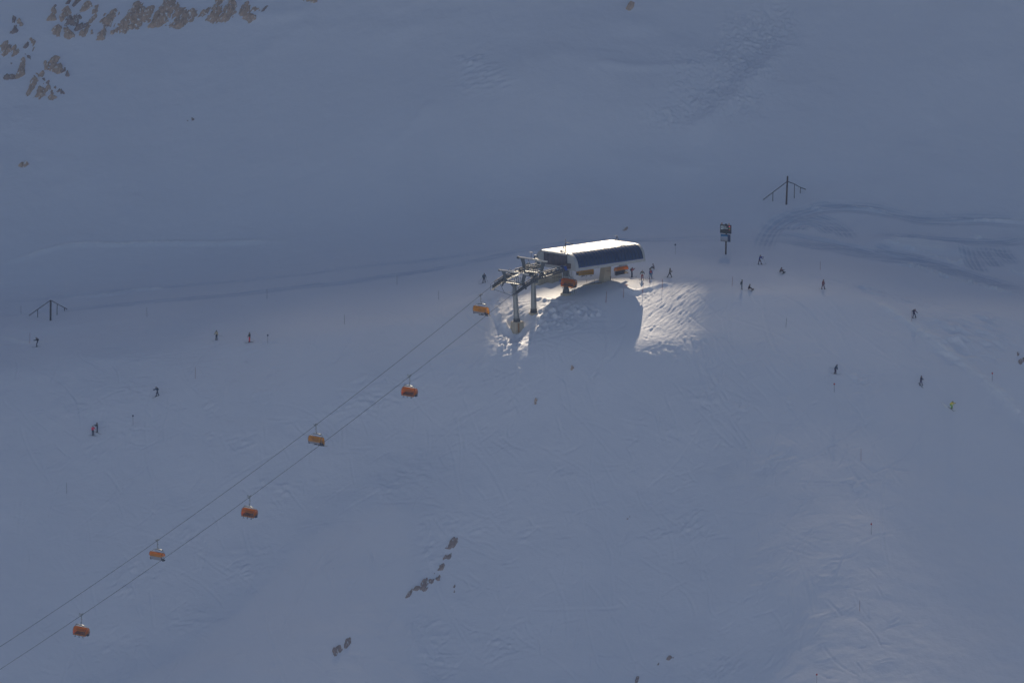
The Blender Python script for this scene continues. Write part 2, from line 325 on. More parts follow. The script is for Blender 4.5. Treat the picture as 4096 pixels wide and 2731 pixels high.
def dust(m):
    # thin drifts of snow caught along the strata
    nt = m.node_tree; b = nt.nodes['Principled BSDF']; src = b.inputs['Base Color'].links[0].from_socket; tc = nt.nodes.new('ShaderNodeTexCoord')
    mp = nt.nodes.new('ShaderNodeMapping'); mp.inputs['Rotation'].default_value = (0, 0, R_(30)); mp.inputs['Scale'].default_value = (1.5, .5, 1)
    n = nt.nodes.new('ShaderNodeTexNoise'); n.inputs['Scale'].default_value = 1.6; n.inputs['Detail'].default_value = 5
    nt.links.new(tc.outputs['Object'], mp.inputs['Vector']); nt.links.new(mp.outputs['Vector'], n.inputs['Vector'])
    mr = nt.nodes.new('ShaderNodeMapRange'); mr.inputs['From Min'].default_value = .58; mr.inputs['From Max'].default_value = .64; nt.links.new(n.outputs['Fac'], mr.inputs['Value'])
    mx = nt.nodes.new('ShaderNodeMix'); mx.data_type = 'RGBA'; nt.links.new(mr.outputs[0], mx.inputs['Factor']); nt.links.new(src, mx.inputs['A']); mx.inputs['B'].default_value = (.8, .82, .85, 1)
    nt.links.new(mx.outputs['Result'], b.inputs['Base Color'])
dust(M['rock']); dust(M['rock2'])
# ------------------------------------------------------------------ mesh helpers
class MB:
    def __init__(s): s.v = []; s.f = []; s.m = []; s.sm = []
    def add(s, vs, fs, mi=0, smooth=False):
        o = len(s.v); s.v += [tuple(v) for v in vs]; s.f += [tuple(i + o for i in f) for f in fs]; s.m += [mi] * len(fs); s.sm += [smooth] * len(fs); return s
    def box(s, c, d, rot=None, mi=0, top=None):
        hx, hy, hz = d[0] / 2, d[1] / 2, d[2] / 2; tx, ty = (top[0] / 2, top[1] / 2) if top else (hx, hy)
        vs = [Vector(p) for p in ((-hx, -hy, -hz), (hx, -hy, -hz), (hx, hy, -hz), (-hx, hy, -hz), (-tx, -ty, hz), (tx, -ty, hz), (tx, ty, hz), (-tx, ty, hz))]
        if rot is not None: vs = [rot @ v for v in vs]
        return s.add([v + Vector(c) for v in vs], [(3, 2, 1, 0), (4, 5, 6, 7), (0, 1, 5, 4), (1, 2, 6, 5), (2, 3, 7, 6), (3, 0, 4, 7)], mi)
    def hexa(s, b, t, mi=0):
        return s.add(list(b) + list(t), [(3, 2, 1, 0), (4, 5, 6, 7), (0, 1, 5, 4), (1, 2, 6, 5), (2, 3, 7, 6), (3, 0, 4, 7)], mi)
    def tube(s, pts, r, n=8, mi=0, cap=True, smooth=True):
        pts = [Vector(p) for p in pts]; rs = r if isinstance(r, (list, tuple)) else [r] * len(pts)
        vs = []; up = Vector((0, 0, 1))
        for i, p in enumerate(pts):
            d = (pts[min(i + 1, len(pts) - 1)] - pts[max(i - 1, 0)]).normalized()
            a = d.cross(up if abs(d.z) < .95 else Vector((1, 0, 0))).normalized(); b = d.cross(a)
            vs += [p + (a * math.cos(2 * math.pi * k / n) + b * math.sin(2 * math.pi * k / n)) * rs[i] for k in range(n)]
        fs = [(i * n + k, i * n + (k + 1) % n, (i + 1) * n + (k + 1) % n, (i + 1) * n + k) for i in range(len(pts) - 1) for k in range(n)]
        s.add(vs, fs, mi, smooth)
        if cap:
            o = len(s.v) - len(vs); s.f += [tuple(o + k for k in range(n))[::-1], tuple(o + (len(pts) - 1) * n + k for k in range(n))]; s.m += [mi] * 2; s.sm += [False] * 2
        return s
    def bar(s, a, b, w, h, mi=0):
        a, b = Vector(a), Vector(b); d = (b - a); L = d.length; d.normalize()
        x = d.cross(Vector((0, 0, 1)) if abs(d.z) < .95 else Vector((0, 1, 0))).normalized(); z = x.cross(d)
        rot = Matrix((x, d, z)).transposed()
        return s.box((a + b) / 2, (w, L, h), rot, mi)
    def ell(s, c, r, n=12, m=8, mi=0, z0=-1.0, rot=None):
        vs = []; fs = []; t0 = math.asin(max(-1, z0)); c = Vector(c)
        for j in range(m + 1):
            t = t0 + (math.pi / 2 - t0) * j / m
            for k in range(n):
                a = 2 * math.pi * k / n; p = Vector((r[0] * math.cos(t) * math.cos(a), r[1] * math.cos(t) * math.sin(a), r[2] * math.sin(t)))
                vs.append(c + (rot @ p if rot is not None else p))
        for j in range(m):
            for k in range(n): fs.append((j * n + k, j * n + (k + 1) % n, (j + 1) * n + (k + 1) % n, (j + 1) * n + k))
        fs.append(tuple(range(n))[::-1])
        return s.add(vs, fs, mi, True)
    def extrude(s, prof, y0, y1, mi=0):
        """closed outline in (x, z) pushed along y"""
        n = len(prof); vs = [(x, y0, z) for x, z in prof] + [(x, y1, z) for x, z in prof]
        fs = [(k, (k + 1) % n, n + (k + 1) % n, n + k) for k in range(n)] + [tuple(range(n))[::-1], tuple(range(n, 2 * n))]
        return s.add(vs, fs, mi)
    def build(s, name, mats, parent=None, loc=None):
        me = bpy.data.meshes.new(name); me.from_pydata(s.v, [], s.f)
        for m in (mats if isinstance(mats, (list, tuple)) else [mats]): me.materials.append(m)
        me.polygons.foreach_set('material_index', s.m); me.polygons.foreach_set('use_smooth', s.sm)
        bm = bmesh.new(); bm.from_mesh(me); bmesh.ops.recalc_face_normals(bm, faces=bm.faces); bm.to_mesh(me); bm.free()
        o = bpy.data.objects.new(name, me); COL.objects.link(o)
        if parent: o.parent = parent
        if loc is not None: o.location = loc
        return o
def tag(o, label=None, cat=None, group=None, kind=None):
    if label: o['label'] = label
    if cat: o['category'] = cat
    if group: o['group'] = group
    if kind: o['kind'] = kind
    return o
def empty(name, loc, rz=0.0, label=None, cat=None, group=None):
    o = bpy.data.objects.new(name, None); COL.objects.link(o); o.empty_display_size = .5
    o.location = loc; o.rotation_euler = (0, 0, rz); return tag(o, label, cat, group)
KIDS = {}
def kids(o): return [c for c in bpy.data.objects if c.parent == o]
def copy_tree(o, parent=None):
    c = o.copy(); COL.objects.link(c)
    if parent: c.parent = parent
    for ch in kids(o): copy_tree(ch, c)
    return c
# ------------------------------------------------------------------ ground mesh
def grid_mesh(name, xs, ys, Z, m):
    nx, ny = len(xs), len(ys)
    X, Y = np.meshgrid(xs, ys)
    co = np.stack([X, Y, Z], -1).reshape(-1, 3).astype(np.float32)
    me = bpy.data.meshes.new(name); me.vertices.add(nx * ny); me.vertices.foreach_set('co', co.ravel())
    idx = np.arange(nx * ny).reshape(ny, nx)
    q = np.stack([idx[:-1, :-1], idx[:-1, 1:], idx[1:, 1:], idx[1:, :-1]], -1).reshape(-1, 4)
    nf = len(q); me.loops.add(nf * 4); me.loops.foreach_set('vertex_index', q.ravel().astype(np.int32))
    me.polygons.add(nf); me.polygons.foreach_set('loop_start', np.arange(0, nf * 4, 4, dtype=np.int32)); me.polygons.foreach_set('loop_total', np.full(nf, 4, np.int32))
    me.polygons.foreach_set('use_smooth', np.ones(nf, bool)); me.materials.append(m); me.update(calc_edges=True)
    o = bpy.data.objects.new(name, me); COL.objects.link(o); return o
gnd = tag(grid_mesh('snow_ground', GX, GY, H, M['snow']), kind='structure')
gnd.data.attributes.new('packed', 'FLOAT', 'POINT').data.foreach_set('value', GM.ravel().astype(np.float32))
# ------------------------------------------------------------------ haul rope
RZ = -PHI
def lift_hit(u, v, g):
    d = ray(u, v); o = T1P + Gv * g
    t = (o - CAM).dot(Gv) / d.dot(Gv); p = CAM + d * t
    return (p - T1P).dot(Rv), p.z
GA = 3.1
_L = [lift_hit(u, v, -GA) for u, v in [(0, 2585.6), (570, 2201), (672, 2130), (1200, 1747.5), (1304, 1670), (1850, 1238.6), (1968.6, 1142.4)]]
_Rr = [lift_hit(u, v, GA) for u, v in [(8.7, 2669.6), (160, 2569.8), (250, 2511), (355.7, 2440), (930, 2036.7), (1034.9, 1960), (1560, 1566), (1672, 1480), (1921.7, 1280), (2050, 1177)]]
_fitL = np.polyfit([a for a, b in _L], [b for a, b in _L], 2); _fitR = np.polyfit([a for a, b in _Rr], [b for a, b in _Rr], 2)
print('ropeL', [(round(a, 1), round(b, 1)) for a, b in _L]); print('ropeR', [(round(a, 1), round(b, 1)) for a, b in _Rr])
R0 = -3.0; STZ = 5.35
def rope_z(r, g):
    ft = _fitL if g < 0 else _fitR
    if r <= R0: return float(np.polyval(ft, r))
    # over the roller trains the rope bends to the level of the station
    z0 = float(np.polyval(ft, R0)); s0 = float(np.polyval(np.polyder(ft), R0)); r1 = 8.0
    if r >= r1: return STZ
    t = (r - R0) / (r1 - R0); h = r1 - R0
    return (2 * t ** 3 - 3 * t ** 2 + 1) * z0 + (t ** 3 - 2 * t ** 2 + t) * h * s0 + (-2 * t ** 3 + 3 * t ** 2) * STZ
def rope_pt(r, g):
    p = T1P + Rv * r + Gv * g; return Vector((p.x, p.y, rope_z(r, g)))
rope = empty('haul_rope', (T1P.x, T1P.y, 0), 0, 'thin dark steel haul rope running down the slope in two parallel strands', 'cable')
for g in (-GA, GA):
    pts = [rope_pt(r, g) - Vector((T1P.x, T1P.y, 0)) for r in np.r_[np.linspace(-190, -4, 60), np.linspace(-3, 9, 16), np.linspace(10, 24, 4)]]
    MB().tube(pts, .032, 6).build('rope_strand', M['cable'], rope)
def tower_frame(P): return Matrix.Translation(P) @ Matrix.Rotation(RZ, 4, 'Z')
# ------------------------------------------------------------------ chairs
def make_chair(kind, dirsign):
    """kind: closed / raised / empty; local x = gauge axis, +y = the way the riders face; origin on the rope"""
    root = empty('chairlift_chair', (0, 0, 0))
    g = MB(); g.box((0, 0, .02), (.16, .75, .16)).box((0, -.1, .14), (.12, .4, .16)).bar((0, 0, .1), (.42, -.02, .2), .07, .07).bar((0, .3, .1), (.4, .3, .16), .05, .05).tube([(.42, -.06, .2), (.5, -.06, .2)], .11, 10).bar((0, -.25, .1), (-.3, -.3, .3), .05, .05)
    g.build('grip', M['steel'], root)
    h = MB(); h.tube([(0, 0, -.02), (0, -.02, -.7), (0, 0, -1.3), (0, .08, -1.42), (0, .3, -1.68)], [.065, .06, .06, .065, .075], 8)
    h.box((.1, .0, -.62), (.26, .1, .07)).box((-.06, -.02, -.72), (.16, .09, .05)).ell((.12, .03, -1.28), (.07, .07, .07), 8, 5)
    h.build('hanger_arm', M['steel'], root)
    f = MB()
    for a, b in (((-.95, .3, -1.72), (-.4, .3, -1.64)), ((-.4, .3, -1.64), (.4, .3, -1.64)), ((.4, .3, -1.64), (.98, .3, -1.72))): f.bar(a, b, .26, .2)
    f.ell((.95, .3, -1.6), (.1, .1, .08), 8, 5)
    for s in (-1, 1):
        f.tube([(s * .9, .3, -1.74), (s * 1.3, .26, -1.76), (s * 1.5, .15, -1.9), (s * 1.62, -.05, -2.3), (s * 1.63, -.25, -2.9), (s * 1.6, -.2, -3.3)], .04, 7)
    f.build('hanger_frame', M['steel'], root)
    W = 1.6
    if kind == 'raised':
        front = [(-.25, -2.0), (.05, -2.02), (.3, -2.2), (.42, -2.62)]; rear = [(-.25, -2.0), (-.55, -2.15), (-.68, -2.45), (-.64, -2.72)]
    else:
        front = [(-.05, -2.02), (.3, -2.08), (.58, -2.3), (.74, -2.68), (.78, -3.05), (.66, -3.48)]
        rear = [(-.05, -2.02), (-.36, -2.12), (-.52, -2.4), (-.56, -2.75), (-.5, -3.0)]
    b = MB()
    def sheet(prof, wtop, wbot, clear=False):
        n = len(prof); nx = 12; vs = []; fs = []
        for j, (y, z) in enumerate(prof):
            w = wtop + (wbot - wtop) * j / (n - 1)
            for i in range(nx + 1):
                t = i / nx * 2 - 1; e = max(0, abs(t) - .82) / .18
                vs.append((t * w, y * (1 - .25 * e * e), z))
        for j in range(n - 1):
            for i in range(nx): a = j * (nx + 1) + i; fs.append((a, a + 1, a + nx + 2, a + nx + 1))
        b.add(vs, fs, 0, True)
        if clear:
            for q in range(len(b.f) - len(fs), len(b.f)):
                if (q - (len(b.f) - len(fs))) // nx >= 3: b.m[q] = 1
    sheet(front, W * .96, W, dirsign < 0); sheet(rear, W * .96, W)
    for s in (-1, 1):
        pr = front + rear[::-1][:-1]; k = len(pr); c = (s * W * .97, .05, -2.6)
        b.add([(s * W * .975, y * .78, z) for y, z in pr] + [c], [(i, (i + 1) % k, k) for i in range(k)], 0)
    b.build('bubble', [M['amber'] if dirsign > 0 and kind != 'raised' else M['bubble'], M['clear']], root)
    rim = MB(); rim.box((0, -.12, -1.985), (3.05, .34, .05), None, 0, (2.95, .26))  # pale strip stands in for sky reflected off the bubble top
    for x in (-.55, .55): rim.bar((x, -.12, -1.99), (x, rear[2][0] - .02, rear[2][1]), .03, .03, 1)
    for s in (-1, 1):
        for a, c in zip(front, front[1:]): rim.bar((s * 1.62, a[0] * .8, a[1]), (s * 1.62, c[0] * .8, c[1]), .035, .035, 1)
        for a, c in zip(rear, rear[1:]): rim.bar((s * 1.62, a[0] * .8, a[1]), (s * 1.62, c[0] * .8, c[1]), .035, .035, 1)
    rim.bar((-1.6, front[-1][0], front[-1][1]), (1.6, front[-1][0], front[-1][1]), .035, .05, 1)
    if kind != 'raised': rim.bar((-1.5, -.6, -2.86), (1.5, -.6, -2.86), .03, .03, 2)  # pale bar drawn as a highlight line along the rear sheet
    rim.build('bubble_rim_and_sheen', [M['offwhite'], M['dark'], M['ledw'] if False else M['offwhite']], root)
    if kind == 'raised': bz = (-2.76, -3.32)
    elif dirsign > 0: bz = (-3.0, -3.3)
    else: bz = (-2.52, -3.34)
    st = MB(); st.box((0, .06, -3.33), (3.0, .56, .12))
    for x in (-1.25, -.75, -.25, .25, .75, 1.25): st.box((x, .06, -3.25), (.46, .52, .07), None, 0, (.4, .46))
    st.build('seat', M['seat'], root)
    bk = MB(); bk.bar((0, -.3, bz[1]), (0, -.42, bz[0]), 3.0, .1)
    if dirsign > 0: bk.bar((0, -.39, bz[1] + .02), (0, -.5, bz[0] - .02), 2.8, .05, 1)
    bk.build('backrest', [M['seat'], M['seatg']], root)
    for s in (-1, 1):
        e = MB(); e.extrude([(-.42, -2.95), (-.1, -3.05), (.32, -3.22), (.36, -3.38), (.1, -3.5), (-.34, -3.46)], 0, .07)
        o = e.build('end_shield', M['seat'], root)
        for v in o.data.vertices: x, y, z = v.co; v.co = (s * (1.53 + y), x, z)
    bar = MB(); bar.bar((-1.4, .42, -2.98), (1.4, .42, -2.98), .04, .04)
    for s in (-1, 1): bar.tube([(s * 1.45, -.25, -2.7), (s * 1.42, .2, -2.75), (s * 1.4, .42, -2.98)], .025, 6)
    bar.build('safety_bar', M['dark'], root)
    if kind != 'raised':
        for x in (-1.0, 0.0, 1.0):
            t = MB(); t.bar((x, .42, -2.98), (x, .62, -3.74), .05, .05).bar((x - .24, .62, -3.74), (x + .24, .62, -3.74), .07, .05)
            t.build('footrest', M['dark'], root)
    return root
PROTO = {}
def put_chair(kind, up, p, label, tilt=0.0, first=None, spin=0.0):
    key = (kind, up)
    if key not in PROTO: PROTO[key] = make_chair(kind, 1 if up else -1); c = PROTO[key]
    else: c = copy_tree(PROTO[key])
    c.location = p; c.rotation_euler = (0, 0, RZ + (0 if up else math.pi) + spin)
    for k in kids(c):
        if k.name.startswith('grip'): k.rotation_euler = (tilt if up else -tilt, 0, 0)
    return tag(c, label, 'chairlift chair', 'orange bubble chairs of the lift')
def r_at_u(u, g):
    lo, hi = -190.0, 10.0
    for _ in range(40):
        m = (lo + hi) / 2
        if project(rope_pt(m, g))[0] < u: lo = m
        else: hi = m
    return (lo + hi) / 2
CH = {}
for key, kind, up, u, lab in [
    ('A', 'closed', True, 1923, 'closed amber bubble chair with two riders, just below the lift towers'),
    ('C', 'closed', True, 1264, 'closed amber bubble chair with three riders halfway down the upper strand'),
    ('E', 'raised', True, 630, 'riderless chair with grey seat back under an orange band, on the upper strand'),
    ('G', 'raised', True, -35, 'chair cut off by the left picture edge with only its dark end showing'),
    ('B', 'closed', False, 1639, 'empty descending chair with dark red front, nearest the towers on the lower strand'),
    ('D', 'closed', False, 999, 'empty descending chair with three footrests below, second down the lower strand'),
    ('F', 'closed', False, 326, 'empty descending chair in the bottom left corner of the lower strand')]:
    g = -GA if up else GA; r = r_at_u(u, g)
    sl = math.atan((rope_z(r + .5, g) - rope_z(r - .5, g)))
    CH[key] = (put_chair(kind, up, rope_pt(r, g) + Vector((0, 0, -.02)), lab, sl), r, g)
    q = rope_pt(r, g); print('chair', key, 'r %.1f clearance %.1f' % (r, q.z - hfull(q.x, q.y)))
STF = Matrix.Translation(ST0) @ Matrix.Rotation(RZ, 4, 'Z')
def st(g, r, z): return STF @ Vector((g, r, z))
put_chair('closed', False, st(2.7, .9, 5.25), 'dark red fronted empty chair hanging in front of the steel mast under the station')
put_chair('closed', True, st(-2.2, 9.6, 6.05), 'orange chair with a rider, half hidden behind the white station fascia', 0, None, R_(-104))
put_chair('raised', True, st(2.3, 14.6, 6.0), 'open sided orange chair under the far end of the station beside the skier in red', 0, None, R_(-82))
# ------------------------------------------------------------------ towers
def make_tower(P, foot_z, top_z, rlist, label, extra, footing):
    """P plan position, top_z = height of the lower crossarm, rlist = roller span along the line (relative to the tower)"""
    zb = foot_z; root = empty('lift_tower', (P.x, P.y, zb), RZ, label, 'lift tower', 'steel towers below the station'); Hh = top_z - zb
    r0, r1 = (.52, .31); lean = -.09 * Hh * (1 if extra else .25)
    def ax(z): return lean * z / Hh
    sh = MB()
    lv = [0, .18, .24, .44, .66, 1.0]; sh.tube([(0, ax(Hh * t), Hh * t) for t in lv], [r0, r0 * .97, r0 * .93, r0 * .86, r0 * .78, r1 + .04], 24)
    for t in (.24, .44, .66): sh.tube([(0, ax(Hh * t - .03), Hh * t - .03), (0, ax(Hh * t + .03), Hh * t + .03)], r0 * (1 - .3 * t) + .03, 24)
    sh.build('shaft', M['steel'], root)
    fl = MB(); fl.tube([(0, 0, -.06), (0, 0, .12)], r0 + .17, 24)
    for k in range(14):
        a = k / 14 * 2 * math.pi; fl.bar((math.cos(a) * (r0 + .05), math.sin(a) * (r0 + .05), .1), (math.cos(a) * (r0 + .0), math.sin(a) * (r0 + .0), .62), .05, .13)
    fl.build('base_flange', M['dark'], root)
    if footing:
        ft = MB(); ft.box((.0, .1, -1.05), (1.7, 2.1, 2.1), None, 0, (1.5, 1.7)); ft.box((.88, -.35, -1.0), (.03, .34, 1.7), None, 1)
        ft.build('concrete_footing', [M['concrete'], M['rust']], root)
    else:
        MB().tube([(0, 0, -.8), (0, 0, -.05)], r0 + .45, 20).build('concrete_footing', M['concrete'], root)
    ya = lean
    # lower crossarm
    ca = MB(); w = 2.2 if extra else 2.75
    ca.hexa([(-w, ya - .22, Hh - .34), (w, ya - .22, Hh - .34), (w, ya + .22, Hh - .34), (-w, ya + .22, Hh - .34)], [(-w, ya - .22, Hh), (w, ya - .22, Hh), (w, ya + .22, Hh), (-w, ya + .22, Hh)])
    for s in (-1, 1):
        ca.hexa([(s * .3, ya - .2, Hh - .85), (s * .9, ya - .2, Hh - .34), (s * .9, ya + .2, Hh - .34), (s * .3, ya + .2, Hh - .85)], [(0, ya - .2, Hh - .2), (0.05, ya - .2, Hh - .2), (.05, ya + .2, Hh - .2), (0, ya + .2, Hh - .2)])
        ca.tube([(s * w, ya, Hh - .17), (s * (w + .6), ya, Hh - .5), (s * 3.1, ya, Hh - 1.0)], .16, 8)
    ca.tube([(-w, ya - .12, Hh + .02), (w, ya - .12, Hh + .02)], .11, 12, 1)  # pale tube added along the top edge as a sunlit highlight
    ca.build('crossarm', [M['steeld'], M['beam']], root)
    # upper lifting frame
    up = MB(); hb = 1.75 if extra else 2.0; wb = 3.65
    up.tube([(-wb, ya, Hh + hb), (wb, ya, Hh + hb)], .16, 16, 1)
    for s in (-1, 1):
        up.hexa([(s * 2.05 - .22, ya - .12, Hh - .1), (s * 2.05 + .22, ya - .12, Hh - .1), (s * 2.05 + .22, ya + .12, Hh - .1), (s * 2.05 - .22, ya + .12, Hh - .1)],
                [(s * 2.75 - .42, ya - .12, Hh + hb - .12), (s * 2.75 + .42, ya - .12, Hh + hb - .12), (s * 2.75 + .42, ya + .12, Hh + hb - .12), (s * 2.75 - .42, ya + .12, Hh + hb - .12)])
        up.bar((s * 1.3, ya, Hh + hb - .1), (s * .7, ya, Hh + .9), .07, .07)
        up.bar((s * 2.2, ya, Hh + .5), (s * 3.0, ya, Hh - .2), .08, .08)
    up.tube([(-wb - .35, ya, Hh + hb - .05), (-wb + .02, ya, Hh + hb - .05)], .24 if not extra else .17, 14)
    up.box((.8, ya, Hh + hb + .22), (.55, .3, .12), None, 1)
    up.build('lifting_frame', [M['steeld'], M['beam']], root)
    rl = MB()
    for y in (ya - .75, ya + .75):
        rl.bar((-2.0, y, Hh + 1.0), (2.0, y, Hh + 1.0), .05, .05).bar((-2.0, y, Hh + .55), (2.0, y, Hh + .55), .04, .04)
        for x in np.linspace(-2, 2, 8): rl.bar((x, y, Hh - .1), (x, y, Hh + 1.0), .05, .05)
        rl.box((0, y, Hh - .1), (4.0, .45, .05))
    for x in np.linspace(-1.6, 1.6, 5): rl.bar((x, ya - .75, Hh - .1), (x, ya + .75, Hh - .1), .05, .05)
    rl.build('service_platform', M['steeld'], root)
    ld = MB(); x = r0 + .12
    for yy in (-.18, .18): ld.tube([(x, yy, .1), (x - .12, yy + ax(Hh * .5), Hh * .5), (x - .2, yy + ya, Hh + .2)], .025, 5)
    for k in range(22):
        t = (k + .5) / 22; ld.bar((x - .2 * t, -.18 + ax(Hh * t), Hh * t), (x - .2 * t, .18 + ax(Hh * t), Hh * t), .025, .025)
    for k in range(7):
        t = .68 + k * .05; ld.tube([(x - .1 + .42 * math.sin(a), ax(Hh * t) + .3 * math.cos(a), Hh * t) for a in np.linspace(.2, 2.94, 7)], .02, 5)
    ld.build('ladder', M['steeld'], root)
    # roller trains on both sides with wheels, side plates and catwalk
    for s in (-1, 1):
        g = s * GA; a, b = rlist
        base = (P - T1P).dot(Rv)
        def loc(r, dz=0, dg=0): return Vector((g + dg, r, rope_z(base + r, g) - zb + dz))
        tr = MB(); n = max(2, int((b - a) / .9))
        ys = np.linspace(a, b, n + 1)
        for k in range(n):
            tr.bar(loc(ys[k], -.16, .1), loc(ys[k + 1], -.16, .1), .06, .22); tr.bar(loc(ys[k], -.2, -.14), loc(ys[k + 1], -.2, -.14), .05, .16)
            tr.bar(loc((ys[k] + ys[k + 1]) / 2, -.25), loc((ys[k] + ys[k + 1]) / 2, .3), .07, .14)
        tr.bar(loc(a, -.45), loc(b, -.45), .14, .2)
        tr.bar(loc(a + .5, .4, .05), loc(b - .5, .4, .05), .08, .16)
        tr.tube([loc(0, -.4), (s * 2.4, ya, Hh - .1)], .14, 8)
        train = tr.build('roller_train', M['dark'], root)
        for y in np.arange(a + .2, b, .52):
            wmb = MB(); c = loc(y, -.27)
            wmb.tube([c + Vector((-.06, 0, 0)), c + Vector((.08, 0, 0))], .235, 14, 0).tube([c + Vector((.08, 0, 0)), c + Vector((.1, 0, 0))], .13, 10, 1)
            wmb.build('roller', [M['rubber'], M['wheel']], train)
        cw = MB(); off = s * .62 if s < 0 else -.62
        off = -.62 if s > 0 else .0
        o2 = off - .35
        for k in range(n):
            p, q = loc(ys[k], -.95, o2), loc(ys[k + 1], -.95, o2)
            cw.bar(p, q, .5, .05); cw.bar(p + Vector((-.25, 0, 1.05)), q + Vector((-.25, 0, 1.05)), .04, .04); cw.bar(p + Vector((-.25, 0, .55)), q + Vector((-.25, 0, .55)), .03, .03)
            cw.bar(p + Vector((-.25, 0, 0)), p + Vector((-.25, 0, 1.05)), .04, .04)
            if s < 0: cw.bar(p + Vector((.25, 0, 0)), p + Vector((.25, 0, 1.05)), .04, .04)
        cw.bar(loc(a, -.9, o2), loc(a, -.9, o2 + .8), .08, .08)
        cw.build('catwalk', M['steeld'], root)
    if extra:
        br = MB(); c0 = Vector((0, ax(Hh * .62), Hh * .62))
        pl = Vector((-GA - .3, rlist[0] + .4, rope_z((P - T1P).dot(Rv) + rlist[0] + .4, -GA) - zb - 1.0))
        mid = (pl + c0) / 2 + Vector((0, 0, .12)); br.bar(pl, c0, .07, .07).bar(mid, c0 + Vector((0, 0, .75)), .06, .06).bar(mid, pl + Vector((.3, 1.3, 1.1)), .06, .06)
        MB().tube([(-1.1 + .32 * math.cos(t), ya, Hh + 1.9 + .32 * math.sin(t)) for t in np.linspace(0, math.pi, 9)], .05, 6).build('lifting_hoop', M['steeld'], root)
        br.build('brace', M['steeld'], root)
        MB().box((.25, ya - .235, Hh - .22), (.3, .02, .3)).build('number_plate', M['offwhite'], root)
    else:
        vn = MB(); vn.tube([(-.5, ya, Hh + 2.0), (-.5, ya, Hh + 3.25)], .035, 6).bar((-.85, ya, Hh + 3.25), (-.12, ya + .05, Hh + 3.2), .06, .1, 1).bar((-.14, ya, Hh + 3.2), (0, ya, Hh + 3.42), .03, .06)
        vn.tube([(.35, ya + .1, Hh + 2.0), (.35, ya + .1, Hh + 2.75)], .1, 8).box((.45, ya + .1, Hh + 2.82), (.5, .2, .1), None, 1)
        vn.build('wind_gauge', [M['dark'], M['white']], root)
        cb = MB(); cb.box((1.5, ya - .9, Hh - 1.2), (1.0, .5, 1.5)).box((-.8, ya - .55, Hh - .7), (1.6, .35, .7)); cb.build('equipment_box', M['steeld'], root)
        MB().box((.25, ya - .235, Hh - .2), (.3, .02, .3)).build('number_plate', M['offwhite'], root)
    return root
T2P = T1P + Rv * 4.25
t1z = -3.7; t2z = -2.45
make_tower(T1P, t1z, 3.55, (-3.0, 2.05), 'front lift tower with tapered grey shaft standing on a tall concrete block', True, True)
make_tower(T2P, t2z, 5.15, (-2.1, 4.9), 'rear lift tower with wind gauge on its top beam, shaft sunk straight into the snow', False, False)
# ------------------------------------------------------------------ station
stn = empty('lift_station', ST0, RZ, 'big mountain lift station with snow covered flat roof and curved blue glass side', 'building')
Lst = 17.65
def arc(t): return 3.05 + 2.2 * math.sin(t), 5.35 + 2.62 * math.cos(t)      # side curve, t 0..pi/2
TS = np.linspace(.13, 1.46, 9)
roof = MB(); roof.box((0, Lst / 2, 7.86), (6.3, Lst + .5, .14)); roof.box((0, -.22, 7.74), (6.2, .12, .2)); roof.build('roof', M['white'], stn)
def snow_cap():
    nx, ny = 26, 66; vs = []; fs = []
    for j in range(ny + 1):
        for i in range(nx + 1):
            x = -3.08 + 6.16 * i / nx; y = -.18 + (Lst + .36) * j / ny
            e = min(i, nx - i, j, ny - j) / 2.0
            wob = fbm(x * .6, y * .6, 3, 5)
            h = .13 * min(1, e) + (.09 * wob + .05 if e > 0 else 0)
            if x > 1.7 and y > 6: h += .12 * float(vnoise(x * 1.3, y * .8, 8)) - .02
            vs.append((x, y, 7.932 + max(0.004, h)))
    for j in range(ny):
        for i in range(nx): a = j * (nx + 1) + i; fs.append((a, a + 1, a + nx + 2, a + nx + 1))
    return MB().add(vs, fs, 0, True)
snow_cap().build('roof_snow', M['roofsnow'], stn)
NP = 19
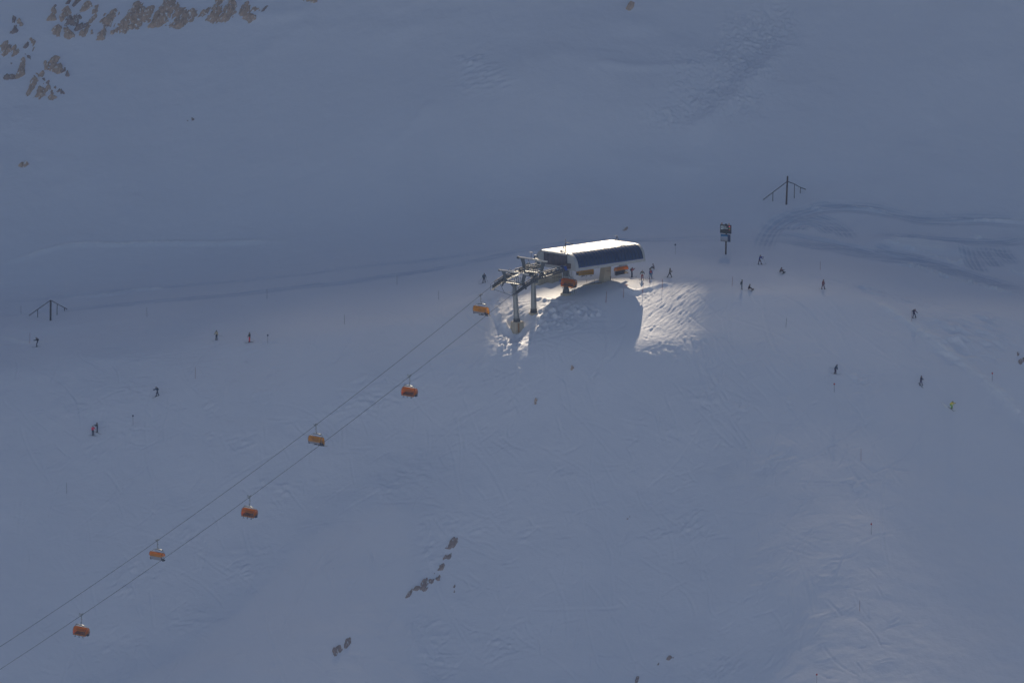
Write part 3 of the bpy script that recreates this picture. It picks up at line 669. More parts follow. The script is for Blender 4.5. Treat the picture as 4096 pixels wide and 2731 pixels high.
for s in (-1, 1):
    y0, y1 = .75, Lst - .55
    for k in range(NP):
        a = y0 + (y1 - y0) * k / NP; b = y0 + (y1 - y0) * (k + 1) / NP; pn = MB(); vs = []
        for t in TS:
            x, z = arc(t); vs += [(s * x, a + .045, z), (s * x, b - .045, z)]
        n = len(TS); fs = [(2 * i, 2 * i + 1, 2 * i + 3, 2 * i + 2) for i in range(n - 1)]
        nv = []
        for t in TS:
            x, z = arc(t); nv += [(s * (x - .05), a + .045, z - .02), (s * (x - .05), b - .045, z - .02)]
        m = len(vs); fs += [(m + p, m + q, m + r, m + w) for p, q, r, w in [(2 * i, 2 * i + 1, 2 * i + 3, 2 * i + 2) for i in range(n - 1)]]
        pn.add(vs + nv, fs, 0, True); pn.build('side_window', M['glass'], stn)
    rb = MB()
    for k in range(NP + 1):
        y = y0 + (y1 - y0) * k / NP
        for t, t2 in zip(TS, TS[1:]):
            (x, z), (x2, z2) = arc(t), arc(t2); rb.bar((s * (x + .02), y, z), (s * (x2 + .02), y, z2), .07, .07)
    rb.build('window_rib', M['rib'], stn)
    bt = MB(); x, z = arc(1.46); bt.box((s * (x + .03), (y0 + y1) / 2, z - .12), (.12, y1 - y0, .2)); bt.bar((s * 5.3, 5.5, z - .1), (s * 5.42, 5.6, z - .5), .05, .05); bt.build('blue_trim', M['bluetrim'], stn)
    tp = MB(); x, z = arc(.12); tp.hexa([(s * 3.0, -.1, 7.8), (s * x, -.1, z - .06), (s * x, Lst + .1, z - .06), (s * 3.0, Lst + .1, 7.8)], [(s * 3.0, -.1, 7.93), (s * (x + .05), -.1, z + .05), (s * (x + .05), Lst + .1, z + .05), (s * 3.0, Lst + .1, 7.93)]); tp.build('roof_edge', M['white'], stn)
    fc = MB(); fc.hexa([(s * 5.15, .1, 4.95), (s * 5.35, .1, 4.95), (s * 5.35, Lst - .1, 4.95), (s * 5.15, Lst - .1, 4.95)], [(s * 5.1, .1, 5.5), (s * 5.36, .1, 5.5), (s * 5.36, Lst - .1, 5.5), (s * 5.1, Lst - .1, 5.5)])
    fc.box((s * 4.2, Lst / 2, 4.98), (2.0, Lst - .3, .06)); fc.build('fascia', M['white'], stn)
    for ya, yb, nm in ((.0, .72, 'front_arch'), (Lst - .5, Lst, 'rear_arch')):
        ar = MB(); T = np.linspace(.1, 1.56, 11)
        for t, t2 in zip(T, T[1:]):
            (x, z), (x2, z2) = arc(t), arc(t2)
            ar.hexa([(s * (x - .3), ya, z - .12), (s * (x + .07), ya, z + .04), (s * (x + .07), yb, z + .04), (s * (x - .3), yb, z - .12)], [(s * (x2 - .3), ya, z2 - .02), (s * (x2 + .07), ya, z2 + .02), (s * (x2 + .07), yb, z2 + .02), (s * (x2 - .3), yb, z2 - .02)])
        ar.hexa([(s * 4.9, ya, 4.93), (s * 5.37, ya, 4.93), (s * 5.37, yb, 4.93), (s * 4.9, yb, 4.93)], [(s * 4.9, ya, 5.4), (s * 5.37, ya, 5.4), (s * 5.37, yb, 5.4), (s * 4.9, yb, 5.4)])
        ar.build(nm, M['white'], stn)
for yy, nm in ((.12, 'front_wall'), (Lst - .3, 'rear_wall')):
    fw = MB()
    for s in (-1, 1):
        T = np.linspace(.2, 1.56, 10); prof = [(s * 3.0, 5.75), (s * 3.0, 7.86)] + [(s * (arc(t)[0] - .25), arc(t)[1] - .06) for t in T] + [(s * 4.95, 5.0), (s * 4.0, 4.95), (s * 3.0, 4.95)]
        fw.extrude(prof, yy, yy + .12)
    fw.box((0, yy + .06, 5.34), (6.0, .12, .82)); fw.build(nm, M['offwhite' if 'rear' in nm else 'white'], stn)
for k in range(5):
    x0 = -2.95 + 5.9 * k / 5; x1 = x0 + 5.9 / 5
    w = MB(); w.box(((x0 + x1) / 2, .09, 6.67), (x1 - x0 - .07, .05, 2.34)); w.build('front_window', M['endglass'], stn)
    MB().box((x0, .08, 6.67), (.07, .1, 2.38)).build('window_post', M['rib'], stn)
MB().box((2.97, .08, 6.67), (.07, .1, 2.38)).build('window_post', M['rib'], stn)
MB().box((0, Lst - .2, 6.8), (5.9, .05, 2.05)).build('rear_window', M['endglass'], stn)
uf = MB(); uf.box((0, Lst / 2, 5.25), (5.6, Lst - .8, .35)); uf.build('underframe', M['dark'], stn)
gr = MB()
for s in (-1, 1):
    gr.bar((s * GA, .2, 5.1), (s * GA, Lst - 3.5, 5.1), .12, .12); gr.bar((s * (GA - .35), .2, 5.05), (s * (GA - .35), Lst - 3.5, 5.05), .08, .1)
    for y in np.arange(1, 13.5, .55): gr.tube([(s * (GA - .2), y, 5.3), (s * (GA + .1), y, 5.3)], .2, 8)
T = np.linspace(0, math.pi, 14); pts = [(GA * math.cos(t), Lst - 3.5 + GA * math.sin(t), 5.1) for t in T]
for a, b in zip(pts, pts[1:]): gr.bar(a, b, .12, .12)
gr.build('guide_rail', M['steeld'], stn)
bw = MB(); bw.tube([(0, Lst - 3.6, 4.95), (0, Lst - 3.6, 5.06)], 2.9, 40); bw.build('bullwheel', M['steeld'], stn)
# front mast with ladder and work platform
pz = hfull(*(STF @ Vector((0, 2.76, 0))).xy)
mz = -.1
ft = MB(); ft.tube([(0, 2.76, mz - 1.6), (0, 2.76, mz + .25)], 1.0, 8, smooth=False); ft.build('mast_footing', M['concrete'], stn)
ms = MB(); ms.tube([(0, 2.76, mz + .25), (0, 2.76, mz + .3), (0, 2.76, mz + 1.0), (0, 2.76, mz + 1.2)], [.68, .62, .5, .48], 18)
for k in range(10): a = k * .628; ms.bar((.62 * math.cos(a), 2.76 + .62 * math.sin(a), mz + .3), (.5 * math.cos(a), 2.76 + .5 * math.sin(a), mz + 1.0), .05, .1)
ms.tube([(0, 2.76, mz + 1.2), (0, 2.76, mz + 3.0)], .42, 18); ms.box((0, 2.76, mz + 3.9), (.9, .9, 1.8)).box((0, 2.76, mz + 5.0), (2.2, 1.2, .35)); ms.build('mast', M['steeld'], stn)
pf = MB(); pf.box((.1, 2.4, mz + 2.75), (1.7, 1.6, .06))
for x in (-.7, .1, .9):
    pf.bar((x, 1.6, mz + 2.75), (x, 1.6, mz + 3.75), .05, .05)
pf.bar((-.7, 1.6, mz + 3.75), (.9, 1.6, mz + 3.75), .05, .05).box((-.5, 2.0, mz + 2.5), (.4, .4, .4), None, 1); pf.build('mast_platform', [M['steeld'], M['blue']], stn)
ld = MB()
A0, A1 = Vector((1.5, 3.3, mz + .1)), Vector((.8, 2.9, mz + 4.9))
for o in (-.28, .28): ld.bar(A0 + Vector((0, o, 0)), A1 + Vector((0, o, 0)), .07, .07); ld.bar(A0 + Vector((.35, o, .2)), A1 + Vector((.35, o, -.2)), .04, .04)
for k in range(14):
    p = A0.lerp(A1, (k + .5) / 14); ld.bar(p + Vector((0, -.28, 0)), p + Vector((0, .28, 0)), .09, .05)
ld.build('mast_ladder', M['steel'], stn)
bl = MB(); bl.box((2.95, -.35, 5.35), (1.1, 1.2, .8), Matrix.Rotation(math.pi, 3, 'X'), 0, (.5, .5)); bl.build('rope_guide', M['blue'], stn)
br = MB(); br.box((3.5, -.15, 5.75), (.9, .5, .9), None, 0).bar((2.6, -.8, 5.6), (3.6, -.8, 6.0), .1, .1, 1); br.build('rope_entry_frame', [M['brown'], M['steel']], stn)
# rear concrete pillar
pc = STF.inverted() @ Vector((16.9, -.6, 0)); cx, cy = pc.x, pc.y; pg = .2
b = [(cx - .62, cy - 1.25, pg - .6), (cx + .62, cy - 1.25, pg - .6), (cx + .62, cy + .85, pg - .6), (cx - .62, cy + .85, pg - .6)]
t = [(cx - .6, cy - .35, 5.1), (cx + .6, cy - .35, 5.1), (cx + .6, cy + .95, 5.1), (cx - .6, cy + .95, 5.1)]
pl = MB(); pl.hexa(b, t); pl.box((cx + .64, cy + .75, pg + 1.1), (.05, .12, 1.6), None, 1).box((cx - .1, cy - 1.35, pg + .75), (.6, .12, .4), None, 1).box((cx + .64, cy + .2, 3.2), (.03, 1.0, .04), None, 1)
pl.build('concrete_pillar', [M['concrete'], M['dark']], stn)
ell_ = MB(); ell_.ell((cx + .72, cy + .82, pg + 1.9), (.09, .09, .09), 10, 6); ell_.build('pillar_lamp', M['white'], stn)
# weather gear on the roof
an = MB(); ax0, ay0 = 1.75, .45
for dx, dy in ((-.6, -.1), (.45, -.35), (.3, .6)): an.bar((ax0 + dx, ay0 + dy, 7.95), (ax0, ay0, 9.0), .07, .07)
an.bar((ax0 - .9, ay0, 8.25), (ax0 + 1.0, ay0, 8.3), .12, .07).bar((ax0 - .5, ay0 + .3, 8.1), (ax0 + 1.5, ay0 - .3, 8.1), .06, .06).tube([(ax0, ay0, 8.9), (ax0, ay0, 9.1)], .1, 8)
an.tube([(ax0 + .4, ay0 + .1, 7.95), (ax0 + .4, ay0 + .1, 10.4)], .035, 6)
an.tube([(ax0 + .5, ay0 - .1, 8.4), (ax0 + .5, ay0 - .1, 9.7), (ax0 + .6, ay0 - .1, 9.85), (ax0 + 2.5, ay0 - .1, 9.85)], .07, 8)
an.bar((ax0 + .05, ay0 + .1, 10.05), (ax0 + .5, ay0 + .1, 10.55), .05, .1, 1).box((ax0 - .7, ay0 + .05, 8.15), (.35, .3, .3))
an.build('weather_mast', [M['dark'], M['white']], stn)
tp = MB(); tx, ty = -.9, Lst - 1.1
for a in (0.3, 2.4, 4.5): tp.bar((tx + .5 * math.cos(a), ty + .5 * math.sin(a), 7.95), (tx, ty, 9.05), .07, .07)
tp.bar((tx - .75, ty, 8.95), (tx + .1, ty, 9.12), .06, .08, 1).tube([(tx, ty, 9.0), (tx, ty, 9.15)], .09, 8).bar((tx - .4, ty - .2, 8.0), (tx + .3, ty + .2, 8.0), .06, .05); tp.build('roof_tripod', [M['dark'], M['white']], stn)
# ------------------------------------------------------------------ concrete walls below and behind the station
wl = empty('concrete_wall', st(-6.4, 4, 0), RZ, 'stepped beige concrete retaining wall behind the rear lift tower', 'wall')
def wall_piece(u0, v0, u1, v1, hgt, name, thick=3.0, lift=0.0):
    a, b = hit(u0, v0), hit(u1, v1); L = (b - a).dot(Rv)
    b = a + Rv * L; Wi = (Matrix.Translation(wl.location) @ Matrix.Rotation(RZ, 4, 'Z')).inverted()
    la, lb = Wi @ a, Wi @ b; z0 = min(la.z, lb.z) - 1.0; z1 = la.z + hgt
    m = MB(); x1 = la.x; x0 = la.x - thick
    m.hexa([(x0, la.y, z0), (x1, la.y, z0), (x1, lb.y, z0), (x0, lb.y, z0)], [(x0, la.y, z1), (x1, la.y, z1), (x1, lb.y, z1 + .05), (x0, lb.y, z1 + .05)])
    nb = max(2, int(L / .62))
    for k in range(1, nb): y = la.y + (lb.y - la.y) * k / nb; m.box((x1 + .004, y, (la.z + z1) / 2 - .1), (.012, .025, z1 - la.z - .1), None, 1)
    if hgt > 1.6: m.box((x1 + .03, (la.y + lb.y) / 2, z1 - .75), (.07, L, .07), None, 1)
    m.box(((x0 + x1) / 2, (la.y + lb.y) / 2, z1 + .07), (thick + .08, L + .08, .06), None, 0)
    return m.build(name, [M['concrete'], M['dark']], wl)
wall_piece(2157, 1142, 2208, 1133, 1.15, 'low_wall', 2.2)
wall_piece(2208, 1133, 2262, 1123, 1.75, 'high_wall', 3.4)
a, b_ = hit(2060, 1096), hit(2100, 1090)
tag(MB().hexa([(0, 0, -1), (.3, -.3, -1), (2.6, 2.3, -1), (2.3, 2.6, -1)], [(0, 0, .25), (.3, -.3, .25), (2.6, 2.3, 1.7), (2.3, 2.6, 1.7)]).build('wing_wall', M['concrete'], None, a), 'sloping beige concrete wing wall seen behind the left roller train', 'wall')
a = hit(2330, 1143)
sb = MB(); sb.hexa([(0, 0, -.5), (3.6, .6, -.5), (3.4, 1.6, -.5), (.6, 1.2, -.5)], [(0, 0, .12), (3.6, .6, .42), (3.4, 1.6, .42), (.6, 1.2, .16)])
tag(sb.build('concrete_slab', M['concrete'], None, a), 'low concrete slab beside the foot of the slanting pillar', 'slab')
# ------------------------------------------------------------------ people
def rotx(v, a):     # pitch a vector forward: +a turns down (0,0,-1) towards the front (0,-1,0)
    y, z = v.y, v.z; return Vector((v.x, y * math.cos(a) + z * math.sin(a), -y * math.sin(a) + z * math.cos(a)))
def limb_dir(p, s): return Vector((math.sin(s), -math.sin(p) * math.cos(s), -math.cos(p) * math.cos(s)))
def skinned(name, nodes, edges, root=0, sub=1):
    bm = bmesh.new(); ly = bm.verts.layers.skin.verify(); vs = []
    for i, (p, r) in enumerate(nodes):
        v = bm.verts.new(p); v[ly].radius = (r, r) if not isinstance(r, tuple) else r; v[ly].use_root = (i == root); vs.append(v)
    for a, b in edges: bm.edges.new((vs[a], vs[b]))
    me = bpy.data.meshes.new(name); bm.to_mesh(me); bm.free()
    o = bpy.data.objects.new(name, me); COL.objects.link(o)
    o.modifiers.new('s', 'SKIN').use_smooth_shade = True; m = o.modifiers.new('u', 'SUBSURF'); m.levels = sub; m.render_levels = sub
    dg = bpy.context.evaluated_depsgraph_get(); ev = o.evaluated_get(dg); me2 = bpy.data.meshes.new_from_object(ev); me2.name = name
    bpy.data.objects.remove(o); bpy.data.meshes.remove(me); return me2
def seg_dist(p, a, b):
    d = b - a; t = max(0, min(1, (p - a).dot(d) / max(1e-9, d.length_squared))); return (p - a - d * t).length
def glove_mb(h, fore, palm_n):
    m = MB(); f = fore.normalized(); n = palm_n.normalized(); s = f.cross(n).normalized(); n = s.cross(f)
    rot = Matrix((s, f, n)).transposed(); c = h + f * .045
    m.box(c, (.085, .09, .035), rot)
    for i, (o, L) in enumerate(((-.033, .065), (-.011, .078), (.011, .072), (.033, .055))):
        b = h + f * .09 + s * o; k = b + f * L * .55 + n * .012; m.tube([b, k, k + f * L * .25 + n * .04], [.012, .011, .009], 6)
    b = h + f * .03 + s * -.045; m.tube([b, b + f * .03 - s * .03 + n * .01, b + f * .055 - s * .028 + n * .03], [.014, .012, .01], 6)
    return m
def person(loc, label, yaw=0, lean=8, legL=(8, 14, 4), legR=(8, 14, 4), armL=(20, 40, 14), armR=(20, 40, 14), head=5, jacket=(.05, .05, .06), pants=(.02, .02, .03),
           helmet=(.02, .02, .025), boots=(.03, .03, .035), pack=None, sit=None, gear='ski', gearcol='skidark', gang=None, scale=1.0, vest=None, group='people on the snow', skis=2, twist=0, side=0):
    """local frame: faces -y, +x is the person's left. angles in degrees; leg = (hip pitch, knee flex, splay)"""
    A = [R_(a) for a in legL]; B = [R_(a) for a in legR]; C = [R_(a) for a in armL]; D = [R_(a) for a in armR]; ln = R_(lean)
    pel = Vector((0, 0, 0)); up = Vector((math.sin(R_(side)), -math.sin(ln) * math.cos(R_(side)), math.cos(ln) * math.cos(R_(side))))
    fw = Vector((0, -math.cos(ln), -math.sin(ln)))
    wst, chest, neck = pel + up * .14, pel + up * .36, pel + up * .53
    hd = neck + rotx(up, 0) * .13 + Vector((0, -math.sin(R_(head)) * .06, 0)); top = hd + up * .09
    J = {}
    for s, a, k in ((1, A, 'L'), (-1, B, 'R')):
        hip = pel + Vector((s * .09, 0, -.05)); kn = hip + limb_dir(a[0], s * a[2]) * .44; an = kn + limb_dir(a[0] - a[1], s * a[2]) * .42
        J['hip' + k], J['kn' + k], J['an' + k] = hip, kn, an
    for s, a, k in ((1, C, 'L'), (-1, D, 'R')):
        sh = pel + up * .48 + Vector((s * .185, 0, 0)); el = sh + limb_dir(a[0] + ln * 0, s * a[2]) * .30; ha = el + limb_dir(a[0] + a[1], s * a[2] * .3) * .26
        J['sh' + k], J['el' + k], J['ha' + k] = sh, el, ha
    low = min(J['anL'].z, J['anR'].z) - .10
    if sit == 'ground': low = min(low, -.17)
    mid = (J['anL'] + J['anR']) / 2
    off = Vector((-mid.x, -mid.y, -low)) if sit is None else Vector((0, 0, -low if sit == 'ground' else 0))
    for k in J: J[k] = J[k] + off
    pel, wst, chest, neck, hd, top = [p + off for p in (pel, wst, chest, neck, hd, top)]
    fdir = Vector((0, -1, 0))
    nodes = [(pel, (.125, .10)), (wst, (.115, .09)), (chest, (.14, .105)), (neck, .058), (hd, (.088, .10)), (top, .075),
             (hd + fdir * .095 + Vector((0, 0, -.01)), .016),
             (J['hipL'], .095), (J['knL'], .062), (J['anL'], .045), (J['anL'] + Vector((0, -.13, -.06)), .04),
             (J['hipR'], .095), (J['knR'], .062), (J['anR'], .045), (J['anR'] + Vector((0, -.13, -.06)), .04),
             (J['shL'], .065), (J['elL'], .048), (J['haL'], .034), (J['shR'], .065), (J['elR'], .048), (J['haR'], .034)]
    edges = [(0, 1), (1, 2), (2, 3), (3, 4), (4, 5), (4, 6), (0, 7), (7, 8), (8, 9), (9, 10), (0, 11), (11, 12), (12, 13), (13, 14), (2, 15), (15, 16), (16, 17), (2, 18), (18, 19), (19, 20)]
    me = skinned('body', nodes, edges)
    root = empty('person', loc, R_(yaw), label, 'person', group); root.scale = (scale,) * 3
    body = bpy.data.objects.new('body', me); COL.objects.link(body); body.parent = root; me.materials.append(M['skin'])
    segs = {'t': [(nodes[a][0], nodes[b][0]) for a, b in edges[:2]] + [(nodes[a][0], nodes[b][0]) for a, b in edges[14:]],
            'l': [(nodes[a][0], nodes[b][0]) for a, b in edges[6:14]], 'h': [(nodes[3][0], nodes[4][0]), (nodes[4][0], nodes[5][0]), (nodes[4][0], nodes[6][0])]}
    cls = []
    for f in me.polygons:
        c = f.center; best = min((min(seg_dist(c, a, b) for a, b in sg), k) for k, sg in segs.items()); cls.append(best[1])
    def shell(name, key, infl, m):
        used = {}; fs = []
        for f, k in zip(me.polygons, cls):
            if k == key: fs.append([used.setdefault(i, len(used)) for i in f.vertices])
        if not fs: return
        vs = [None] * len(used)
        for i, j in used.items(): vs[j] = me.vertices[i].co + me.vertices[i].normal * infl
        mb = MB().add(vs, fs, 0, True); mb.build(name, m, root)
    shell('jacket', 't', .035, cloth(jacket)); shell('trousers', 'l', .026, cloth(pants))
    hm = MB(); hm.ell(hd + Vector((0, .01, .015)), (.125, .14, .135), 14, 8, 0, -.1); hm.build('helmet', cloth(helmet), root)
    gg = MB(); gg.box(hd + Vector((0, -.115, .01)), (.17, .05, .075)); gg.build('goggles', M['black'], root)
    for k, s in (('L', 1), ('R', -1)):
        fa = J['ha' + k] - J['el' + k]; glove_mb(J['ha' + k] - fa.normalized() * .02, fa, Vector((-s * .6, -.5, -.2))).build('glove', M['black'], root)
        a = J['an' + k]; bt = MB(); sh = (J['kn' + k] - a).normalized()
        bt.tube([a - Vector((0, 0, .07)), a + sh * .1, a + sh * .24], [.07, .068, .075], 10).box(a + Vector((0, -.06, -.065)), (.10, .31, .08), None, 0, (.085, .26)); bt.build('boot', cloth(boots), root)
    if vest: 
        v_ = MB(); v_.tube([wst - up * .05, wst + up * .06, chest, chest + up * .12], [.17, .175, .19, .16], 14); v_.build('vest', cloth(vest), root)
    if pack:
        back = -fw; c = (wst + chest) / 2 + up * .08 + back * .2; rot = Matrix((Vector((1, 0, 0)), back, up)).transposed()
        MB().box(c, (.30, .18, .46), rot, 0, (.26, .14)).box(c + back * .1 - up * .08, (.22, .06, .2), rot).build('backpack', cloth(pack), root)
    ga = R_(gang) if gang is not None else 0.0      # gear heading relative to the facing direction
    wm = Matrix.Translation(loc) @ Matrix.Rotation(R_(yaw), 4, 'Z')
    def on_ground(mb, name, c, ang, m, L):
        d = Vector((math.sin(ang), -math.cos(ang), 0)); a, b = wm @ (c + d * L / 2), wm @ (c - d * L / 2)
        ha, hb = hfull(a.x, a.y), hfull(b.x, b.y)
        o = mb.build(name, m, root, c); sl = math.atan((ha - hb) / L) if sit is None or sit == 'ground' else 0
        if sit == 'chair': sl = R_(-8)
        o.rotation_euler = (-sl, 0, ang); return o
    def ski():
        m = MB(); n = 12; vs = []; fs = []
        for i in range(n + 1):
            t = i / n; y = .72 - 1.62 * t; w = .045 + .018 * abs(2 * t - 1) ** 2 - (.03 if i in (0, n) else 0); z = .13 * max(0, t - .88) ** 1.0 / .12 * .9 if t > .88 else .0
            vs += [(-w, y, z), (w, y, z), (w, y, z + .022), (-w, y, z + .022)]
        for i in range(n):
            a = 4 * i
            for p, q in ((0, 1), (1, 2), (2, 3), (3, 0)): fs.append((a + p, a + q, a + 4 + q, a + 4 + p))
        fs += [(0, 1, 2, 3), (4 * n + 3, 4 * n + 2, 4 * n + 1, 4 * n)]
        m.add(vs, fs); m.box((0, -.14, .04), (.07, .1, .05)).box((0, .2, .04), (.07, .1, .06)); return m
    if gear == 'ski':
        for k, s in (('L', 1), ('R', -1)):
            a = J['an' + k]; on_ground(ski(), 'ski', Vector((a.x, a.y, a.z - .135)), ga + s * R_(skis), M[gearcol], 1.4)
    elif gear == 'board':
        a = (J['anL'] + J['anR']) / 2; m = MB(); vs = []; n = 10
        prof = [(-.76, .05, .07), (-.7, .11, .05), (-.6, .14, .0), (-.3, .125, 0), (0, .12, 0), (.3, .125, 0), (.6, .14, 0), (.7, .11, .05), (.76, .05, .07)]
        for y, w, z in prof: vs += [(-w, y, z), (w, y, z), (w, y, z + .02), (-w, y, z + .02)]
        fs = []
        for i in range(len(prof) - 1):
            q = 4 * i
            for p_, r in ((0, 1), (1, 2), (2, 3), (3, 0)): fs.append((q + p_, q + r, q + 4 + r, q + 4 + p_))
        fs += [(0, 1, 2, 3), (len(vs) - 1, len(vs) - 2, len(vs) - 3, len(vs) - 4)]
        m.add(vs, fs).box((0, .26, .04), (.18, .1, .06)).box((0, -.26, .04), (.18, .1, .06))
        on_ground(m, 'snowboard', Vector((a.x, a.y, min(J['anL'].z, J['anR'].z) - .135)), ga, M[gearcol], 1.4)
    J['wm'] = wm; J['root'] = root; J['chest'] = chest; J['wst'] = wst
    return J
def ski_pole(J, hand, tip, label, col='greypole'):
    """pole from the hand to a point given in the person's local frame"""
    a = J['wm'] @ J['ha' + hand]; b = J['wm'] @ Vector(tip); L = b - a
    m = MB(); m.tube([Vector((0, 0, 0)) - L.normalized() * .12, L], .016, 6).tube([L * .93 - L.normalized() * .01, L * .93 + L.normalized() * .01], .05, 8); m.tube([-L.normalized() * .13, L.normalized() * .06], .022, 6)
    tag(m.build('ski_pole', M[col], None, a), label, 'ski pole', 'ski poles')
WHT = (.5, .48, .42); NAVY = (.012, .02, .06); BLK = (.016, .016, .022)
J = person(hit(1936, 1131), 'skier in dark teal jacket with both poles spread, left of the lift towers', 20, 14, (8, 10, 8), (8, 10, 10), (6, 8, 22), (34, 8, 38), 10, (.012, .05, .10), BLK, (.10, .10, .12), gang=-75)
ski_pole(J, 'R', (-1.28, -.3, .05), 'thin pole stretched out left by the skier in teal')
ski_pole(J, 'L', (.8, .25, .2), 'thin pole trailing right of the skier in teal')
J = person(hit(148, 1386), 'skier in black with big backpack, left edge below the braced post', -88, 22, (28, 36, 3), (26, 36, 3), (50, 40, 8), (30, 50, 8), 15, BLK, NAVY, BLK, pack=BLK, gang=0)
J = person(hit(866, 1359), 'skier in cream jacket and dark trousers on the left piste', -35, 10, (6, 8, 3), (6, 8, 3), (0, 20, 18), (20, 30, 18), 5, (.42, .38, .28), NAVY, (.08, .11, .13), (.08, .1, .12), side=8, gang=-20, gearcol='skidark')
ski_pole(J, 'L', (1.15, .35, .72), 'pole pointing right from the skier in cream jacket')
J = person(hit(998, 1368), 'skier in black jacket and bright red trousers on the left piste', -60, 4, (6, 8, 3), (6, 8, 3), (0, 15, 8), (10, 30, 8), 5, BLK, (.65, .03, .05), BLK, gang=-18, side=4)
ski_pole(J, 'L', (.6, .7, .25), 'pole dragging behind the skier in red trousers')
J = person(hit(630, 1584), 'dark blue skier striding with legs apart, below the left piste', -75, 20, (26, 20, 5), (-16, 6, 5), (60, 10, 6), (50, 40, 6), 12, (.012, .05, .12), NAVY, NAVY, pack=(.01, .03, .05), gang=8)
J = person(hit(372, 1741), 'person in bright pink jacket standing with dark trousers, lower left', 15, 2, (3, 3, 3), (3, 3, 3), (10, 70, 26), (5, 25, 8), 3, (.75, .06, .14), NAVY, (.03, .06, .06), gang=60)
J = person(hit(389, 1729), 'person all in black standing behind the pink jacket, lower left', -70, 4, (4, 6, 3), (4, 6, 3), (40, 40, 6), (50, 60, 6), 10, BLK, NAVY, BLK, gang=120, gearcol='skipale')
J = person(hit(2527, 1108), 'skier in red jacket with backpack and hands at face, beside the far chair', 75, 8, (10, 16, 3), (2, 10, 3), (70, 70, 6), (60, 80, 6), 8, (.30, .03, .05), NAVY, BLK, pack=BLK, gang=10)
J = person(hit(2569, 1119), 'person in dark jacket and red trousers with white cards at the waist', 0, 3, (3, 5, 5), (3, 5, 5), (-4, 50, 30), (-4, 50, 30), 4, (.03, .05, .05), (.24, .025, .03), (.45, .45, .42), gang=75)
for x in (-.085, .085): MB().box(J['wst'] + Vector((x, -.19, .0)), (.145, .012, .27)).build('white_card', M['white'], J['root'])
J = person(hit(2603, 1115), 'skier with blue sleeves, orange red vest and blue trousers on the plateau', 10, 3, (4, 6, 7), (4, 6, 7), (0, 12, 14), (10, 10, 16), 4, (.01, .03, .22), (.01, .09, .20), (.40, .38, .34), (.3, .2, .12), vest=(.30, .05, .03), gang=-70)
ski_pole(J, 'R', (-.62, -.2, .1), 'pole held left of the skier with the orange vest')
ski_pole(J, 'L', (.42, .1, .1), 'pole held right of the skier with the orange vest')
J = person(hit(2678, 1110), 'person in beige jacket and black trousers striding over the lit crest', 70, 6, (24, 6, 3), (-26, 4, 3), (10, 80, 8), (10, 70, 8), 12, (.20, .17, .13), BLK, BLK, gang=10)
J = person(hit(2616, 1077), 'person in grey lilac jacket sitting in the snow above the group', -80, 16, (112, 64, 6), (124, 80, 6), (-20, 10, 12), (-30, 10, 16), 5, (.22, .20, .24), BLK, BLK, sit='ground', gear='board', gang=80)
J = person(hit(3039, 1058), 'skier in royal blue jacket reaching forward, right of the info board', 80, 14, (30, 16, 4), (-12, 4, 4), (70, 10, 6), (52, 10, 6), 6, (.008, .03, .25), (.06, .02, .06), BLK, gang=0)
ski_pole(J, 'L', (.3, -1.15, .05), 'pole held forward by the skier in royal blue')
J = person(hit(3120, 1091), 'person in pale pink top and black trousers sitting, right of the blue skier', 78, 24, (112, 66, 6), (122, 78, 6), (50, 30, 8), (40, 30, 8), 10, (.22, .12, .11), BLK, (.03, .02, .03), sit='ground', gear='board', gang=80)
J = person(hit(2967, 1158), 'person in dark top and grey trousers standing with hands behind', 65, 6, (2, 3, 2), (4, 6, 2), (-30, 25, 6), (-30, 25, 6), 8, (.05, .055, .065), (.15, .17, .22), (.03, .03, .03), (.4, .4, .38), gear='ski', gang=0, gearcol='skipale')
J = person(hit(2994, 1159), 'person in black sitting on the snow with yellow board at the feet', 76, 22, (104, 50, 6), (114, 66, 6), (10, 30, 10), (30, 40, 8), 16, (.03, .02, .025), (.05, .015, .04), BLK, sit='ground', gear='board', gang=86, gearcol='skipale')
J = person(hit(3292, 1156), 'snowboarder in dull red jacket walking on a board, right side', 60, 8, (18, 12, 10), (-10, 2, 10), (8, 10, 12), (-10, 10, 14), 12, (.17, .035, .05), (.10, .02, .04), (.14, .05, .06), gear='board', gang=25, gearcol='skidark')
J = person(hit(3656, 1272), 'snowboarder in dark purple with backpack, crouching on the far right slope', 62, 34, (40, 36, 10), (10, 24, 10), (40, 14, 10), (10, 20, 10), 6, (.03, .012, .08), (.018, .012, .07), (.05, .02, .08), pack=(.01, .02, .04), gear='board', gang=32)
J = person(hit(3340, 1494), 'skier in dark teal leaning hard into a turn above the red ball', 60, 24, (18, 30, 3), (10, 30, 3), (0, 14, 10), (10, 30, 10), 8, (.01, .05, .11), (.04, .015, .06), (.01, .04, .08), side=26, gang=28)
ski_pole(J, 'R', (-.5, .95, 1.15), 'pole trailing level behind the leaning skier in teal')
J = person(hit(3684, 1541), 'snowboarder in navy top and dark trousers standing upright, far right', 55, 10, (14, 8, 8), (-4, 2, 8), (10, 60, 4), (10, 60, 4), 10, (.014, .012, .07), (.06, .05, .12), (.05, .03, .08), gear='board', gang=-20, vest=None)
J = person(hit(3806, 1634), 'skier crouching in bright yellow jacket and green trousers, far right', 60, 48, (62, 78, 5), (56, 74, 5), (60, 40, 12), (40, 40, 12), -10, (.85, .70, .01), (.25, .50, .08), (.14, .16, .05), gang=-8)
sw = J['wm']
p0 = hit(3782, 1626); spm = MB()
